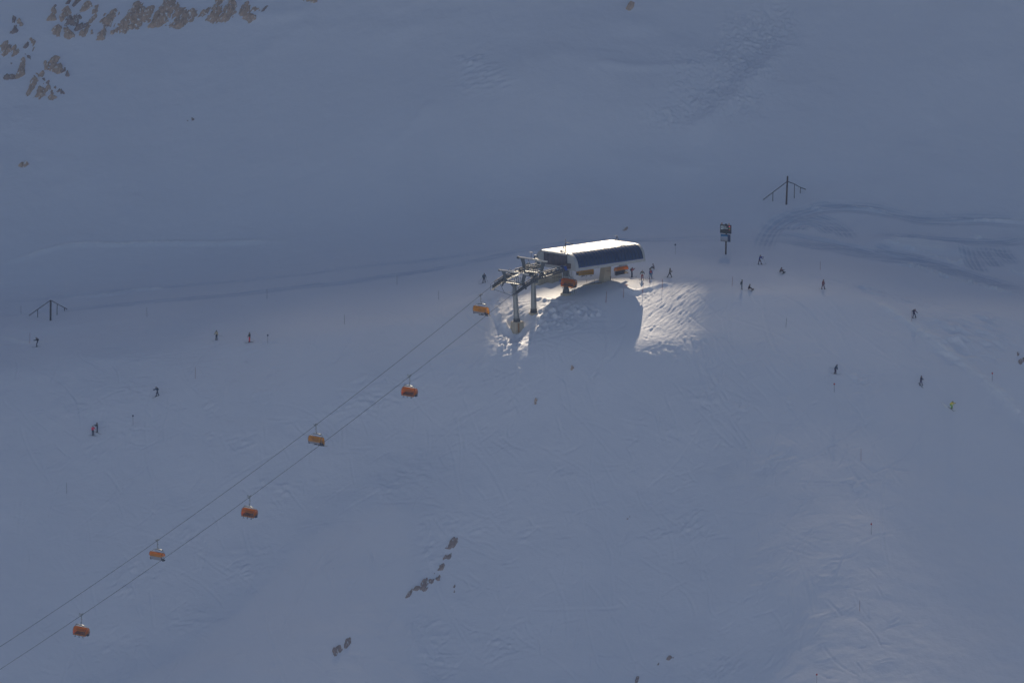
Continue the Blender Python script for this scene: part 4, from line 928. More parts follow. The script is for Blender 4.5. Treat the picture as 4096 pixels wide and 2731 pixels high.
for k in range(46):
    t = random.random(); q = hit(3786 - 22 * t + random.gauss(0, 1.5), 1628 - 20 * t + random.gauss(0, 1.5)) - p0
    r = random.uniform(.05, .13) * (1 - .3 * t); spm.ell(q + Vector((0, 0, random.uniform(0, .18))), (r, r, r * .7), 7, 5)
tag(spm.build('snow_spray', M['spray'], None, p0), 'small trail of snow kicked up behind the yellow skier', 'snow spray', None, 'stuff')
# riders on the chairs
def rider(ck, x, lab, jk, pn, hl, gearcol='skidark', gear='ski', dy=0):
    c = CH[ck][0] if isinstance(ck, str) else ck
    w = Matrix.Translation(c.location) @ Matrix.Rotation(c.rotation_euler.z, 4, 'Z')
    loc = w @ Vector((x, .02 + dy, -3.06)); 
    J = person(loc, lab, math.degrees(c.rotation_euler.z) + 180, -6, (84, 70, 3), (80, 66, 3), (50, 20, 6), (50, 20, 6), 4, jk, pn, hl, sit='chair', gear=gear, gearcol=gearcol, group='riders on the chairs', gang=0)
rider('A', -.3, 'left rider with dark helmet behind the amber bubble just below the towers', (.05, .03, .03), BLK, (.05, .04, .04))
rider('A', .95, 'right rider with pale helmet behind the amber bubble just below the towers', (.04, .03, .03), BLK, (.22, .20, .18))
rider('C', -.7, 'leftmost rider in the halfway amber chair, pale skis dangling', (.06, .03, .03), BLK, (.04, .03, .03), 'skipale')
rider('C', .45, 'middle rider in the halfway amber chair', (.04, .02, .03), (.03, .015, .03), (.04, .03, .03))
rider('C', 1.25, 'rider at the right end of the halfway amber chair', (.03, .03, .03), BLK, (.02, .03, .02))
mc = [o for o in bpy.data.objects if o.get('label', '').startswith('orange chair with a rider')][0]
rider(mc, .6, 'rider whose dark boots hang below the orange chair behind the station fascia', (.03, .03, .03), BLK, BLK, gear=None)
# ------------------------------------------------------------------ marker poles
def marker(u0, v0, v1, label, col, ball=None, lean=0.0, du=0.0, r=.025):
    """foot pixel, top pixel row"""
    b = hit(u0, v0); h = (v0 - v1) / PX / math.cos(PITCH)
    root = empty('marker_pole', b, 0, label, 'marker pole', 'piste marker poles')
    m = MB(); t = Vector((du / PX, 0, h)); m.tube([(0, 0, -.25), t * .5, t], [r, r, r * .8], 7)
    for k in (.25, .5, .75): m.tube([t * k - Vector((0, 0, .05)), t * k + Vector((0, 0, .05))], r * 1.15, 7, 1)
    m.build('pole', [M[col], M['greypole']], root)
    if ball: MB().ell(t, (.15, .15, .17), 12, 8).build('ball', M[ball], root)
for a in [(1071, 1374, 1341, 'grey pole with dark ball, right of the skier in red trousers', 'greypole', 'darkball'),
          (532, 1699, 1663, 'grey pole with dark ball, upper right of the pink jacket', 'greypole', 'darkball'),
          (781, 1514, 1470, 'thin faint red pole alone on the slope below the cream jacket', 'redpole', None, 0, 1),
          (588, 1266, 1229, 'dark pole with small cap on the edge of the left groomed road', 'greypole', None, 0, -1),
          (1068, 1195, 1155, 'thin dark pole by the left road, first to the right of the capped one', 'greypole', None),
          (1588, 1139, 1101, 'thin dark pole by the road, halfway between left road bend and towers', 'greypole', None),
          (1755, 1198, 1162, 'thin dark pole on the snow above the topmost rope chair', 'greypole', None),
          (1378, 1297, 1258, 'thin dark pole at the fold of the knoll, lowest of the road row', 'greypole', None),
          (84, 1257, 1222, 'thin dark pole left of the lower braced post', 'greypole', None),
          (119, 1373, 1330, 'faint red pole beside the skier with big backpack', 'redpole', None, 0, 1),
          (267, 1973, 1930, 'thin dark pole alone in the lower left slope', 'greypole', None),
          (2701, 1016, 979, 'pole with dark ball right of the station roof', 'greypole', 'darkball'),
          (2928, 1144, 1105, 'thin red pole left of the two people resting', 'redpole', None, 0, 3),
          (3281, 1080, 1045, 'reddish pole with small tip, above the red snowboarder', 'redpole', None),
          (3143, 1310, 1270, 'thin leaning dark pole on the right shoulder of the knoll', 'greypole', None, 0, 4),
          (3337, 1569, 1536, 'pole with red ball just below the leaning skier', 'greypole', 'redball'),
          (3969, 1525, 1493, 'pole with red ball near the right edge by the piste border', 'greypole', 'redball'),
          (3444, 1841, 1796, 'thin red pole on the right slope below the leaning skier', 'redpole', None),
          (3485, 2137, 2096, 'pole with red ball in the lower right slope', 'greypole', 'redball'),
          (3439, 2443, 2401, 'thin red pole low on the right slope', 'redpole', None),
          (3267, 2745, 2698, 'pole with red ball cut off by the bottom edge', 'greypole', 'redball'),
          (3647, 1285, 1240, 'greenish red pole right behind the purple snowboarder', 'redpole', None)]:
    marker(*a)
for a in [(2423, 1210, 1166, 'red stick in the station shadow, leftmost of the row on the lip', 4), (2494, 1190, 1153, 'red stick in the station shadow, second of the row on the lip', 1), (2570, 1170, 1130, 'red stick on the bright lip below the white cards person', 4), (2649, 1157, 1117, 'red stick on the sunlit nose of the knoll', 0), (2600, 1134, 1112, 'short bent stick just below the skier with the orange vest', -3)]:
    marker(a[0], a[1], a[2], a[3], 'redpole', None, 0, a[4], .04)
for u, l in ((2347, 'left small stake by the concrete slab'), (2378, 'right small stake by the concrete slab')): marker(u, 1132, 1118, l, 'redpole', None, 0, 0, .025)
# ------------------------------------------------------------------ braced posts
def braced(foot, topv, attach_v, rad, rails, label, lean):
    b = hit(*foot); h = (foot[1] - topv) / PX / math.cos(PITCH)
    root = empty('braced_post', b, 0, label, 'braced post', 'tall braced posts')
    top = Vector((lean / PX, 0, h)); p = MB(); p.tube([(0, 0, -.4), top * .5, top], [rad, rad, rad * .95], 14)
    if attach_v == topv:
        for k in range(16): q = top * ((k + .5) / 16); p.box(q + Vector((rad + .02, -.05, 0)), (.1, .12, .05))
    else: p.ell(top, (rad * .9, rad * .9, .12), 12, 5)
    p.build('post', M['brown' if attach_v != topv else 'wood'], root)
    at = top * ((foot[1] - attach_v) / (foot[1] - topv))
    for pts, props in rails:
        e = hit(*pts[-1]) - b; us = [project(b + at)[0]] + [q[0] for q in pts]; vs_ = [attach_v] + [q[1] for q in pts]
        P = [at]
        for (u, v), k in zip(pts, range(1, len(pts) + 1)):
            if k == len(pts): P.append(e); break
            t = (u - us[0]) / (pts[-1][0] - us[0]); y = at.y + (e.y - at.y) * t
            d = ray(u, v); tt = (b.y + y - CAM.y) / d.y; P.append(CAM + d * tt - b)
        MB().tube(P, .075, 8).build('rail', M['wood'], root)
        for (uu, vv) in props:
            g = hit(uu, vv) - b
            # point on the rail above this foot
            best = None
            for a, c in zip(P, P[1:]):
                for i in range(21):
                    q = a.lerp(c, i / 20); du = abs(project(b + q)[0] - uu - 1)
                    if best is None or du < best[0]: best = (du, q)
            MB().tube([g - Vector((0, 0, .15)), best[1]], .065, 8).build('prop', M['wood'], root)
braced((3145, 818), 704, 724, .165, [([(3053, 799)], [(3091, 805)]), ([(3177, 736), (3197, 748), (3223, 758)], [(3177, 793), (3201, 773)])], 'tall dark post with slanting rails and props, upper right', 5)
braced((202, 1282), 1200, 1200, .17, [([(116, 1262)], [(151, 1269)]), ([(268, 1236)], [(228, 1259), (258, 1242)])], 'tall rung studded post with slanting rails and props, left edge', 1)
# ------------------------------------------------------------------ info board
b = hit(2903, 1018); bd = empty('info_board', b, R_(-32), 'tall brown post carrying a black display and a slope map panel', 'info board')
MB().tube([(0, .0, -.4), (.05, 0, 2.6), (.12, 0, 5.4)], .155, 14).build('post', M['brown'], bd)
sc = MB(); sc.box((.1, -.2, 4.75), (2.25, .3, 1.62)); scr = sc.build('display', M['screen'], bd)
def dashes(segs, m, name):
    q = MB()
    for x, z, w, h in segs: q.box((x, -.358, z), (w, .012, h))
    return q.build(name, m, scr)
sg = []
for (x0, z, n) in ((-.93, 5.24, 15), (-.93, 5.08, 7), (-.93, 4.9, 19), (-.93, 4.72, 7)):
    x = x0
    for k in range(n):
        if k in (8,) and n == 15: x += .07; continue
        h = .11 if k == 0 or random.random() < .25 else .07
        sg.append((x + .1, z + (h - .07) / 2, .022, h)); sg.append((x + .125, z + random.choice((-.03, 0, .03)), .045, .02)); x += .078
dashes(sg, M['ledw'], 'text_line')
q = MB(); q.ell((1.0, -.36, 5.27), (.15, .012, .09), 12, 6); q.build('red_sign', M['ledr'], scr)
q = MB()
for z in (5.06, 4.9): q.bar((.98, -.36, z - .05), (1.0, -.36, z + .0), .012, .04).bar((1.0, -.36, z - .06), (1.08, -.36, z + .06), .012, .04)
q.build('green_tick', M['ledg'], scr)
q = MB(); q.bar((.93, -.36, 4.62), (1.05, -.36, 4.76), .012, .03).bar((1.05, -.36, 4.62), (.93, -.36, 4.76), .012, .03); q.build('red_cross', M['ledr'], scr)
for x in (-.72, .8): MB().tube([(x, -.2, 5.56), (x, -.2, 5.7)], [.13, .07], 10).ell((x, -.2, 5.78), (.11, .11, .12), 10, 6).build('warning_lamp', M['lamp'], bd)
MB().ell((.1, -.1, 5.57), (.24, .2, .17), 14, 6, 0, 0).build('dome', M['screen'], bd)
mp = MB(); mp.box((.06, -.2, 3.1), (2.05, .12, 1.34)); mpo = mp.build('map_frame', M['dark'], bd)
def map_material():
    m = bpy.data.materials.new('slope_map'); m.use_nodes = True; nt = m.node_tree; bs = nt.nodes['Principled BSDF']; tc = nt.nodes.new('ShaderNodeTexCoord')
    n = nt.nodes.new('ShaderNodeTexNoise'); n.inputs['Scale'].default_value = 2.2; n.inputs['Detail'].default_value = 5; nt.links.new(tc.outputs['Object'], n.inputs['Vector'])
    sx = nt.nodes.new('ShaderNodeSeparateXYZ'); nt.links.new(tc.outputs['Object'], sx.inputs[0])
    mr = nt.nodes.new('ShaderNodeMapRange'); mr.inputs['From Min'].default_value = 2.5; mr.inputs['From Max'].default_value = 3.7; nt.links.new(sx.outputs['Z'], mr.inputs['Value'])
    ad = nt.nodes.new('ShaderNodeMath'); ad.operation = 'MULTIPLY_ADD'; ad.inputs[1].default_value = .35; nt.links.new(n.outputs['Fac'], ad.inputs[0]); nt.links.new(mr.outputs[0], ad.inputs[2])
    cr = nt.nodes.new('ShaderNodeValToRGB'); e = cr.color_ramp.elements; e[0].position = .12; e[0].color = (.36, .26, .06, 1); e[1].position = 1.12; e[1].color = (.02, .16, .34, 1)
    for p, c in ((.3, (.34, .32, .34, 1)), (.82, (.42, .44, .52, 1)), (.95, (.02, .17, .36, 1))): k = e.new(p); k.color = c
    nt.links.new(ad.outputs[0], cr.inputs[0]); nt.links.new(cr.outputs[0], bs.inputs['Base Color']); bs.inputs['Roughness'].default_value = .5; return m
MB().box((-.18, -.268, 3.1), (1.45, .012, 1.2)).build('slope_map', map_material(), mpo)
MB().box((.79, -.268, 3.1), (.44, .012, 1.2)).build('legend_panel', M['blue'] if False else mat('legend', (.03, .04, .12), .5, noise=.4, nscale=6), mpo)
# ------------------------------------------------------------------ rocks
def rock(poly, label, amp=.9, cut=.0, m='rock', s=0, step=.2, wl=1.1, raw=False):
    """outcrop breaking through the snow; poly in photo pixels, laid on the slope"""
    W = [hit(u, v) for u, v in poly]; P = np.array([(w.x, w.y) for w in W])
    x0, y0 = P.min(0) - .3; x1, y1 = P.max(0) + .3
    xs = np.arange(x0, x1 + step, step); ys = np.arange(y0, y1 + step, step); X, Y = np.meshgrid(xs, ys)
    inside = np.zeros(X.shape, bool); D = np.full(X.shape, 1e9); n = len(P)
    for i in range(n):
        a, b = P[i], P[(i + 1) % n]
        c = ((a[1] > Y) != (b[1] > Y)); 
        with np.errstate(divide='ignore', invalid='ignore'): xi = (b[0] - a[0]) * (Y - a[1]) / (b[1] - a[1] + 1e-12) + a[0]
        inside ^= c & (X < xi)
        d = b - a; t = np.clip(((X - a[0]) * d[0] + (Y - a[1]) * d[1]) / (d @ d + 1e-12), 0, 1)
        D = np.minimum(D, np.hypot(X - a[0] - t * d[0], Y - a[1] - t * d[1]))
    small = min(P.max(0) - P.min(0)) < 2.6
    sd = np.where(inside, D, -D) + (.14 if small else .45) * fbm(X / .9, Y / .9, 3, 50 + s) + (0 if small else .28) * fbm((X * .87 - Y * .5) / .35, (X * .5 + Y * .87) / .8, 2, 55 + s)
    if small: sd = sd * 2.2; cut = max(cut, -.2)
    # strata run up the slope to the right
    q = (X * .5 + Y * .87); w_ = (X * .87 - Y * .5)
    nz = fbm(w_ / wl, q / (wl * 2.4), 4, 60 + s); rid = 1 - 2 * np.abs(fbm(w_ / (wl * .55), q / (wl * 1.3), 3, 70 + s))
    hgt = amp * (np.clip(sd, -.5, 1.0) * .55 + .75 * nz + .5 * rid - .36 - cut)
    hgt = np.where(sd < -.35, np.minimum(hgt, -.3), hgt)
    Z = np.array([[hfull(float(a), float(b)) for a in xs] for b in ys]) + hgt
    keep = hgt > -.35; c0 = W[0]; idx = -np.ones(X.shape, int); vs = []; fs = []
    jj, ii = np.where(keep)
    for j, i in zip(jj, ii): idx[j, i] = len(vs); vs.append((X[j, i] - c0.x, Y[j, i] - c0.y, Z[j, i] - c0.z))
    for j in range(X.shape[0] - 1):
        for i in range(X.shape[1] - 1):
            k = (idx[j, i], idx[j, i + 1], idx[j + 1, i + 1], idx[j + 1, i])
            if min(k) >= 0 and max(hgt[j, i], hgt[j, i + 1], hgt[j + 1, i + 1], hgt[j + 1, i]) > -.25: fs.append(k)
    if not fs: print('no rock', label); return
    o = MB().add(vs, fs, 0, False).build('rock_outcrop', M[m], None, c0)
    tag(o, label, 'rock', 'rock outcrops')
def Z1(pts, s=1.723, ou=0, ov=0): return [(ou + x / s, ov + y / s) for x, y in pts]
K = 3.36
def zz(*p): return Z1([(p[i], p[i + 1]) for i in range(0, len(p), 2)], K)
ROCKS = [
 (zz(1505, 455, 1600, 350, 1650, 280, 1740, 180, 1760, 120, 1830, 20, 1870, 0, 1900, 50, 1880, 130, 1940, 110, 2060, 100, 2065, 160, 1990, 290, 1930, 290, 1850, 390, 1760, 420, 1700, 410, 1690, 460, 1630, 455, 1590, 410), 'largest wedge of brown rock in the cliff band, with two pale gullies', .9, -.25, 'rock'),
 (Z1([(1020, 190), (1060, 140), (1095, 85), (1120, 30), (1150, 5), (1200, 0), (1225, 60), (1180, 100), (1165, 172), (1090, 185)]), 'tall brown rock wedge just right of the largest one', .9, -.3, 'rock'),
 (Z1([(1180, 185), (1175, 100), (1230, 60), (1300, 55), (1380, 70), (1470, 25), (1440, 90), (1380, 120), (1330, 160), (1240, 195)]), 'wide mottled rock face streaked with snow in the cliff band', .8, .1, 'rock'),
 (Z1([(1425, 140), (1460, 90), (1500, 10), (1540, 0), (1515, 80), (1500, 160), (1475, 165)]), 'narrow slanting rock fin, left of a pair in the cliff band', .9, -.3, 'rock'),
 (Z1([(1500, 135), (1540, 90), (1580, 20), (1600, 0), (1622, 80), (1590, 125), (1550, 158)]), 'slanting rock fin, right of a pair in the cliff band', .9, -.25, 'rock'),
 (Z1([(1625, 108), (1660, 60), (1705, 5), (1740, 30), (1800, 60), (1810, 85), (1740, 70), (1690, 105)]), 'snow streaked rock near the right end of the cliff band', .8, .1, 'rock'),
 (Z1([(1665, 125), (1710, 98), (1765, 105), (1765, 130), (1720, 158)]), 'small rounded rock under the right end of the cliff band', .8, -.1, 'rock'),
 (Z1([(1800, 85), (1830, 45), (1852, 5), (1848, 40), (1825, 80)]), 'thin rock rib at the right tip of the cliff band', .7, 0, 'rock2'),
 (Z1([(2070, -5), (2180, -5), (2185, 12), (2145, 25)]), 'small rock cut by the top edge right of the cliff band', .7, -.1, 'rock'),
 (zz(1330, 290, 1400, 220, 1480, 160, 1550, 110, 1585, 140, 1580, 230, 1530, 340, 1430, 420, 1380, 390, 1350, 330), 'rounded snow flecked rock left of the largest wedge', .85, -.1, 'rock'),
 (zz(1285, 545, 1300, 480, 1360, 400, 1415, 420, 1410, 520, 1370, 545), 'compact brown block hanging lowest in the cliff band', .9, -.3, 'rock'),
 (zz(1080, 490, 1050, 445, 1110, 400, 1150, 320, 1230, 210, 1290, 90, 1340, 110, 1330, 200, 1290, 260, 1210, 340, 1170, 440, 1120, 492), 'long broken rock rib slanting down left of the flecked rock', .8, .0, 'rock'),
 (zz(1180, 485, 1230, 410, 1262, 400, 1250, 450, 1210, 480), 'small rock sliver between the broken rib and the low block', .8, -.2, 'rock'),
 (zz(1080, 150, 1130, 60, 1200, 20, 1240, 90, 1210, 130, 1130, 160, 1060, 180), 'brown rock high in the broken left cluster', .8, -.1, 'rock'),
 (zz(960, 80, 1000, 20, 1090, 0, 1060, 50, 990, 90), 'dark rock at the top edge of the left cluster', .8, 0, 'rock2'),
 (zz(870, 75, 900, 0, 960, 0, 930, 60), 'small dark rock at the top edge left of the cluster', .8, .05, 'rock2'),
 (zz(780, 285, 840, 130, 900, 95, 960, 180, 920, 240, 870, 260, 830, 320), 'pale brown rock in the left half of the cluster', .8, -.1, 'rock'),
 (zz(890, 330, 880, 270, 960, 210, 1060, 200, 1080, 250, 1020, 340, 960, 355), 'darkest rock in the middle of the left cluster', .8, -.05, 'rock2'),
 (zz(865, 510, 860, 380, 910, 340, 940, 430, 1020, 450, 1010, 510, 930, 530), 'snow pitted rock at the foot of the left cluster', .8, .05, 'rock'),
 (zz(980, 400, 1040, 350, 1110, 310, 1190, 330, 1180, 380, 1080, 400, 1020, 420), 'dark shelf of rock between the pitted rock and broken rib', .8, .05, 'rock2'),
 (zz(700, 450, 700, 380, 790, 320, 825, 340, 820, 410, 800, 495, 760, 490), 'squat rock alone below the left end of the cluster', .85, -.05, 'rock'),
 (zz(630, 280, 660, 230, 700, 190, 695, 130, 745, 130, 735, 220, 760, 270, 690, 290), 'curved rock at the left end of the cliff cluster', .8, -.15, 'rock'),
 (zz(715, 95, 740, 60, 755, 90, 735, 105), 'tiny rock above the curved rock', .7, -.2, 'rock2'),
 (zz(0, 780, 0, 620, 50, 560, 110, 540, 180, 580, 200, 670, 130, 730, 60, 780), 'mottled rock mass against the left picture edge', .85, .05, 'rock'),
 (zz(110, 790, 170, 730, 250, 680, 265, 720, 190, 755), 'slanting rock tongue below the left edge mass', .8, -.15, 'rock'),
 (zz(130, 450, 170, 400, 170, 320, 175, 210, 250, 250, 210, 300, 215, 380, 250, 440, 190, 460), 'broken dark rock stack above the left edge mass', .8, .1, 'rock2'),
 (zz(232, 290, 260, 270, 300, 330, 308, 370, 265, 350), 'smooth oval boulder beside the dark rock stack', .9, -.35, 'rock'),
 (zz(310, 640, 350, 570, 400, 560, 390, 620, 340, 665), 'dark left half of the split rock on the upper left', .8, 0, 'rock2'),
 (zz(365, 460, 400, 500, 460, 530, 480, 610, 450, 700, 430, 690, 440, 600, 385, 560), 'curved right half of the split rock on the upper left', .8, -.05, 'rock'),
 (zz(205, 1060, 230, 960, 265, 880, 300, 760, 335, 800, 325, 900, 330, 1000, 270, 1040, 240, 1065), 'tall thin rock rib below the split rock', .85, -.15, 'rock'),
 (zz(25, 1060, 60, 1020, 130, 1010, 205, 1015, 205, 1060, 90, 1075), 'low dark rock shelf left of the thin rib', .8, -.05, 'rock2'),
 (zz(135, 860, 165, 830, 180, 880), 'tiny rock left of the thin rib', .7, -.3, 'rock2'),
 (zz(340, 730, 390, 750, 415, 800, 370, 770), 'small rock chip right of the thin rib top', .7, -.2, 'rock2'),
 (zz(597, 860, 660, 870, 720, 775, 765, 800, 750, 860, 800, 870, 825, 940, 790, 985, 750, 990, 640, 920), 'big clean triangular rock on the upper left', .9, -.35, 'rock'),
 (zz(820, 980, 870, 920, 880, 960), 'small rock flake right of the triangular rock', .7, -.2, 'rock2'),
 (zz(885, 1020, 905, 960, 930, 1030), 'last rock flake right of the triangular rock', .7, -.25, 'rock2'),
 (zz(485, 990, 530, 1000, 580, 960, 600, 1000, 570, 1040, 520, 1030), 'rock above the three rock claws', .8, -.15, 'rock'),
 (zz(560, 1050, 600, 1060, 605, 1090), 'tiny rock between the upper rock and claws', .7, -.25, 'rock2'),
 (zz(620, 1115, 655, 1090, 660, 1140), 'tiny pointed rock right of the claws', .7, -.25, 'rock2'),
 (zz(345, 1250, 385, 1170, 430, 1080, 460, 1045, 520, 1080, 480, 1160, 430, 1240, 370, 1300), 'left one of the three rock claws', .85, -.15, 'rock'),
 (zz(440, 1320, 490, 1230, 540, 1180, 590, 1135, 650, 1190, 610, 1240, 590, 1290, 520, 1360, 470, 1350), 'middle and largest of the three rock claws', .85, -.15, 'rock'),
 (zz(635, 1300, 650, 1240, 680, 1190, 745, 1260, 725, 1290, 765, 1310, 700, 1350, 660, 1340), 'right one of the three rock claws', .85, -.15, 'rock'),
 (zz(720, 1190, 745, 1160, 760, 1195), 'tiny rock, first right of the claws', .7, -.3, 'rock2'),
 (zz(750, 1225, 800, 1185, 810, 1220, 780, 1240), 'tiny rock, second right of the claws', .7, -.3, 'rock2'),
 (zz(810, 1260, 825, 1210, 862, 1260), 'tiny rock, third right of the claws', .7, -.3, 'rock2'),
 (Z1([(125, 1145), (145, 1120), (165, 1160)]), 'left of two small rocks alone on the far left slope', .8, -.35, 'rock'),
 (Z1([(155, 1120), (190, 1135), (170, 1150)]), 'right of two small rocks alone on the far left slope', .8, -.35, 'rock'),
 (Z1([(1278, 835), (1290, 820), (1295, 832)]), 'left pebble of a pair in the wide snowfield', .7, -.4, 'rock2'),
 (Z1([(1322, 820), (1335, 810), (1338, 835), (1325, 835)]), 'right pebble of a pair in the wide snowfield', .7, -.4, 'rock2'),
 (Z1([(1960, 60), (1990, 30), (2015, 22), (2008, 60), (1985, 76)], 1.723, 1365), 'lone brown rock at the top edge, centre right', .85, -.35, 'rock'),
 (Z1([(1935, 22), (1950, 8), (1972, 6), (1955, 25)], 1.723, 1365, 910), 'flat rock above the station roof', .7, -.35, 'rock'),
 (Z1([(1578, 978), (1588, 958), (1597, 965), (1588, 980)], 1.723, 1365, 910), 'small rock on the slope under the station shadow', .8, -.4, 'rock'),
 (Z1([(1328, 1215), (1335, 1180), (1358, 1163), (1362, 1185), (1340, 1218)], 1.723, 1365, 910), 'single upright rock in the middle of the slope', .9, -.4, 'rock')]
for i, (poly, lab, amp, cut, mm) in enumerate(ROCKS): rock(poly, lab, amp, cut, mm, i, .22 if i < 46 else .1)
T8 = 1.7208
def z8(*p): return Z1([(p[i], p[i + 1]) for i in range(0, len(p), 2)], T8, 1365, 1820)
for i, (poly, lab) in enumerate([
 (z8(720, 640, 745, 610, 770, 565, 800, 570, 798, 600, 775, 640, 755, 645), 'top rock of the diagonal row low on the slope'),
 (z8(705, 718, 720, 690, 760, 680, 745, 710), 'second rock from the top of the diagonal row'),
 (z8(665, 790, 680, 760, 710, 752, 695, 785), 'third rock from the top of the diagonal row'),
 (z8(625, 825, 635, 808, 655, 805, 640, 825), 'small rock midway along the diagonal row'),
 (z8(650, 850, 668, 830, 680, 835, 672, 858), 'small rock on the bright snow side of the diagonal row'),
 (z8(605, 885, 610, 858, 640, 850, 630, 880), 'rock beside the biggest in the lower diagonal row'),
 (z8(540, 920, 555, 870, 590, 850, 600, 885, 585, 930, 550, 940), 'biggest rock in the lower diagonal row'),
 (z8(495, 925, 500, 905, 540, 910, 525, 928), 'flat dark rock left of the biggest in the row'),
 (z8(445, 980, 465, 945, 490, 925, 480, 955, 455, 980), 'thin rock at the lower left end of the diagonal row'),
 (z8(775, 908, 785, 897, 792, 908), 'upper pebble right of the diagonal row'), (z8(774, 945, 778, 925, 790, 930, 785, 948), 'lower pebble right of the diagonal row'),
 (z8(1968, 438, 1980, 415, 2000, 420, 1985, 435), 'small rock cluster on the lower right slope'),
 (z8(25, 1325, 35, 1270, 60, 1262, 58, 1290, 38, 1325), 'curved rock near the bottom, left of centre'), (z8(-45, 1380, -60, 1340, -20, 1300, 8, 1320, 5, 1345, -25, 1375), 'wider rock beside the curved one near the bottom'),
 (z8(2242, 1405, 2255, 1390, 2285, 1390, 2262, 1405), 'flat dark stone near the bottom, right of centre'), (z8(2178, 1445, 2185, 1434, 2192, 1442), 'pebble near the bottom, right of centre'),
 (z8(2030, 1545, 2036, 1525, 2048, 1530, 2042, 1545), 'dark stone close to the bottom edge'), (z8(2025, 1566, 2030, 1550, 2046, 1552, 2042, 1570), 'dark stone cut by the bottom edge'),
 (Z1([(1365, 1118), (1372, 1100), (1382, 1106), (1374, 1122)], T8, 0, 1820), 'pebble alone in the lower left slope'),
 (Z1([(2318, 935), (2316, 915), (2335, 905), (2360, 895), (2345, 925), (2328, 942)], 1.7218, 2730, 910), 'rock at the right picture edge'),
 (Z1([(2305, 878), (2308, 862), (2316, 862), (2312, 880)], 1.7218, 2730, 910), 'pebble above the rock at the right edge')]):
    rock(poly, lab, .5, -.25, 'rock2', 90 + i, .09, .8)
# ------------------------------------------------------------------ cloud deck out of view, gap and density shaped to place the sun
CZ = 345.0
def toq(u, v):
    p = hit(u, v, False); q = p + SUN * ((CZ - p.z) / SUN.z); return np.array((q.x, q.y))
GAP = [(2000, 1320), (1985, 1210), (2050, 1160), (2180, 1148), (2400, 1128), (2540, 1122), (2640, 1124), (2700, 1127), (2765, 1152), (2800, 1250), (2800, 1350), (2700, 1370), (2575, 1380), (22.6, -1.4, 8), (9.9, -14.0, 8), (6, -20, 7), (-4, -19, 7)]
Q = np.array([toq(*g) if len(g) == 2 else np.array((g[0] + SUN.x * (CZ - g[2]) / SUN.z, g[1] + SUN.y * (CZ - g[2]) / SUN.z)) for g in GAP]); qc = (Q.min(0) + Q.max(0)) / 2
print('gap size', Q.max(0) - Q.min(0), qc)
def gap_r(a):
    d = np.array((math.cos(a), math.sin(a))); best = 0
    for i in range(len(Q)):
        p, q = Q[i] - qc, Q[(i + 1) % len(Q)] - qc; e = q - p; den = d[0] * -e[1] + d[1] * e[0]
        if abs(den) < 1e-9: continue
        t = (p[0] * -e[1] + p[1] * e[0]) / den; s_ = (d[0] * p[1] - d[1] * p[0]) / den
        if t > 0 and -1e-6 <= s_ <= 1 + 1e-6: best = max(best, t)
    return best
GAPR = [gap_r(2 * math.pi * k / 128) for k in range(128)]
GAPR = [np.mean([GAPR[(k + j) % 128] for j in (-2, -1, 0, 1, 2)]) for k in range(128)]
nth, nr = 128, 22; vs = []; fs = []
rr = [0, 1, 2.5, 5, 8, 12, 17, 24, 32, 42, 55, 70, 88, 110, 135, 165, 200, 240, 285, 330, 370, 400, 420]
for side in (0, 1):
    for k in range(nth):
        a = 2 * math.pi * k / nth
        for j, e in enumerate(rr):
            r = GAPR[k] + e * (1 + 1.1 * max(0, -math.sin(a)) * min(1, e / 200)) * (1 if e < 300 else 1 + .15 * math.sin(3 * a + 1) + .1 * math.sin(7 * a))
            x, y = qc[0] + r * math.cos(a), qc[1] + r * math.sin(a)
            th = 1 - abs(2 * j / (len(rr) - 1) - 1) ** 3; th = 0 if j in (0, len(rr) - 1) else max(.15, th) * min(1, e / 30 + .02)
            z = CZ + ((26 if side else -3) * th) * (1 + .8 * float(fbm(x / 40, y / 40, 3, 5)))
            vs.append((x, y, z))
m_ = len(rr)
for side in (0, 1):
    o = side * nth * m_
    for k in range(nth):
        k2 = (k + 1) % nth
        for j in range(m_ - 1): fs.append((o + k * m_ + j, o + k2 * m_ + j, o + k2 * m_ + j + 1, o + k * m_ + j + 1))
CT = .84
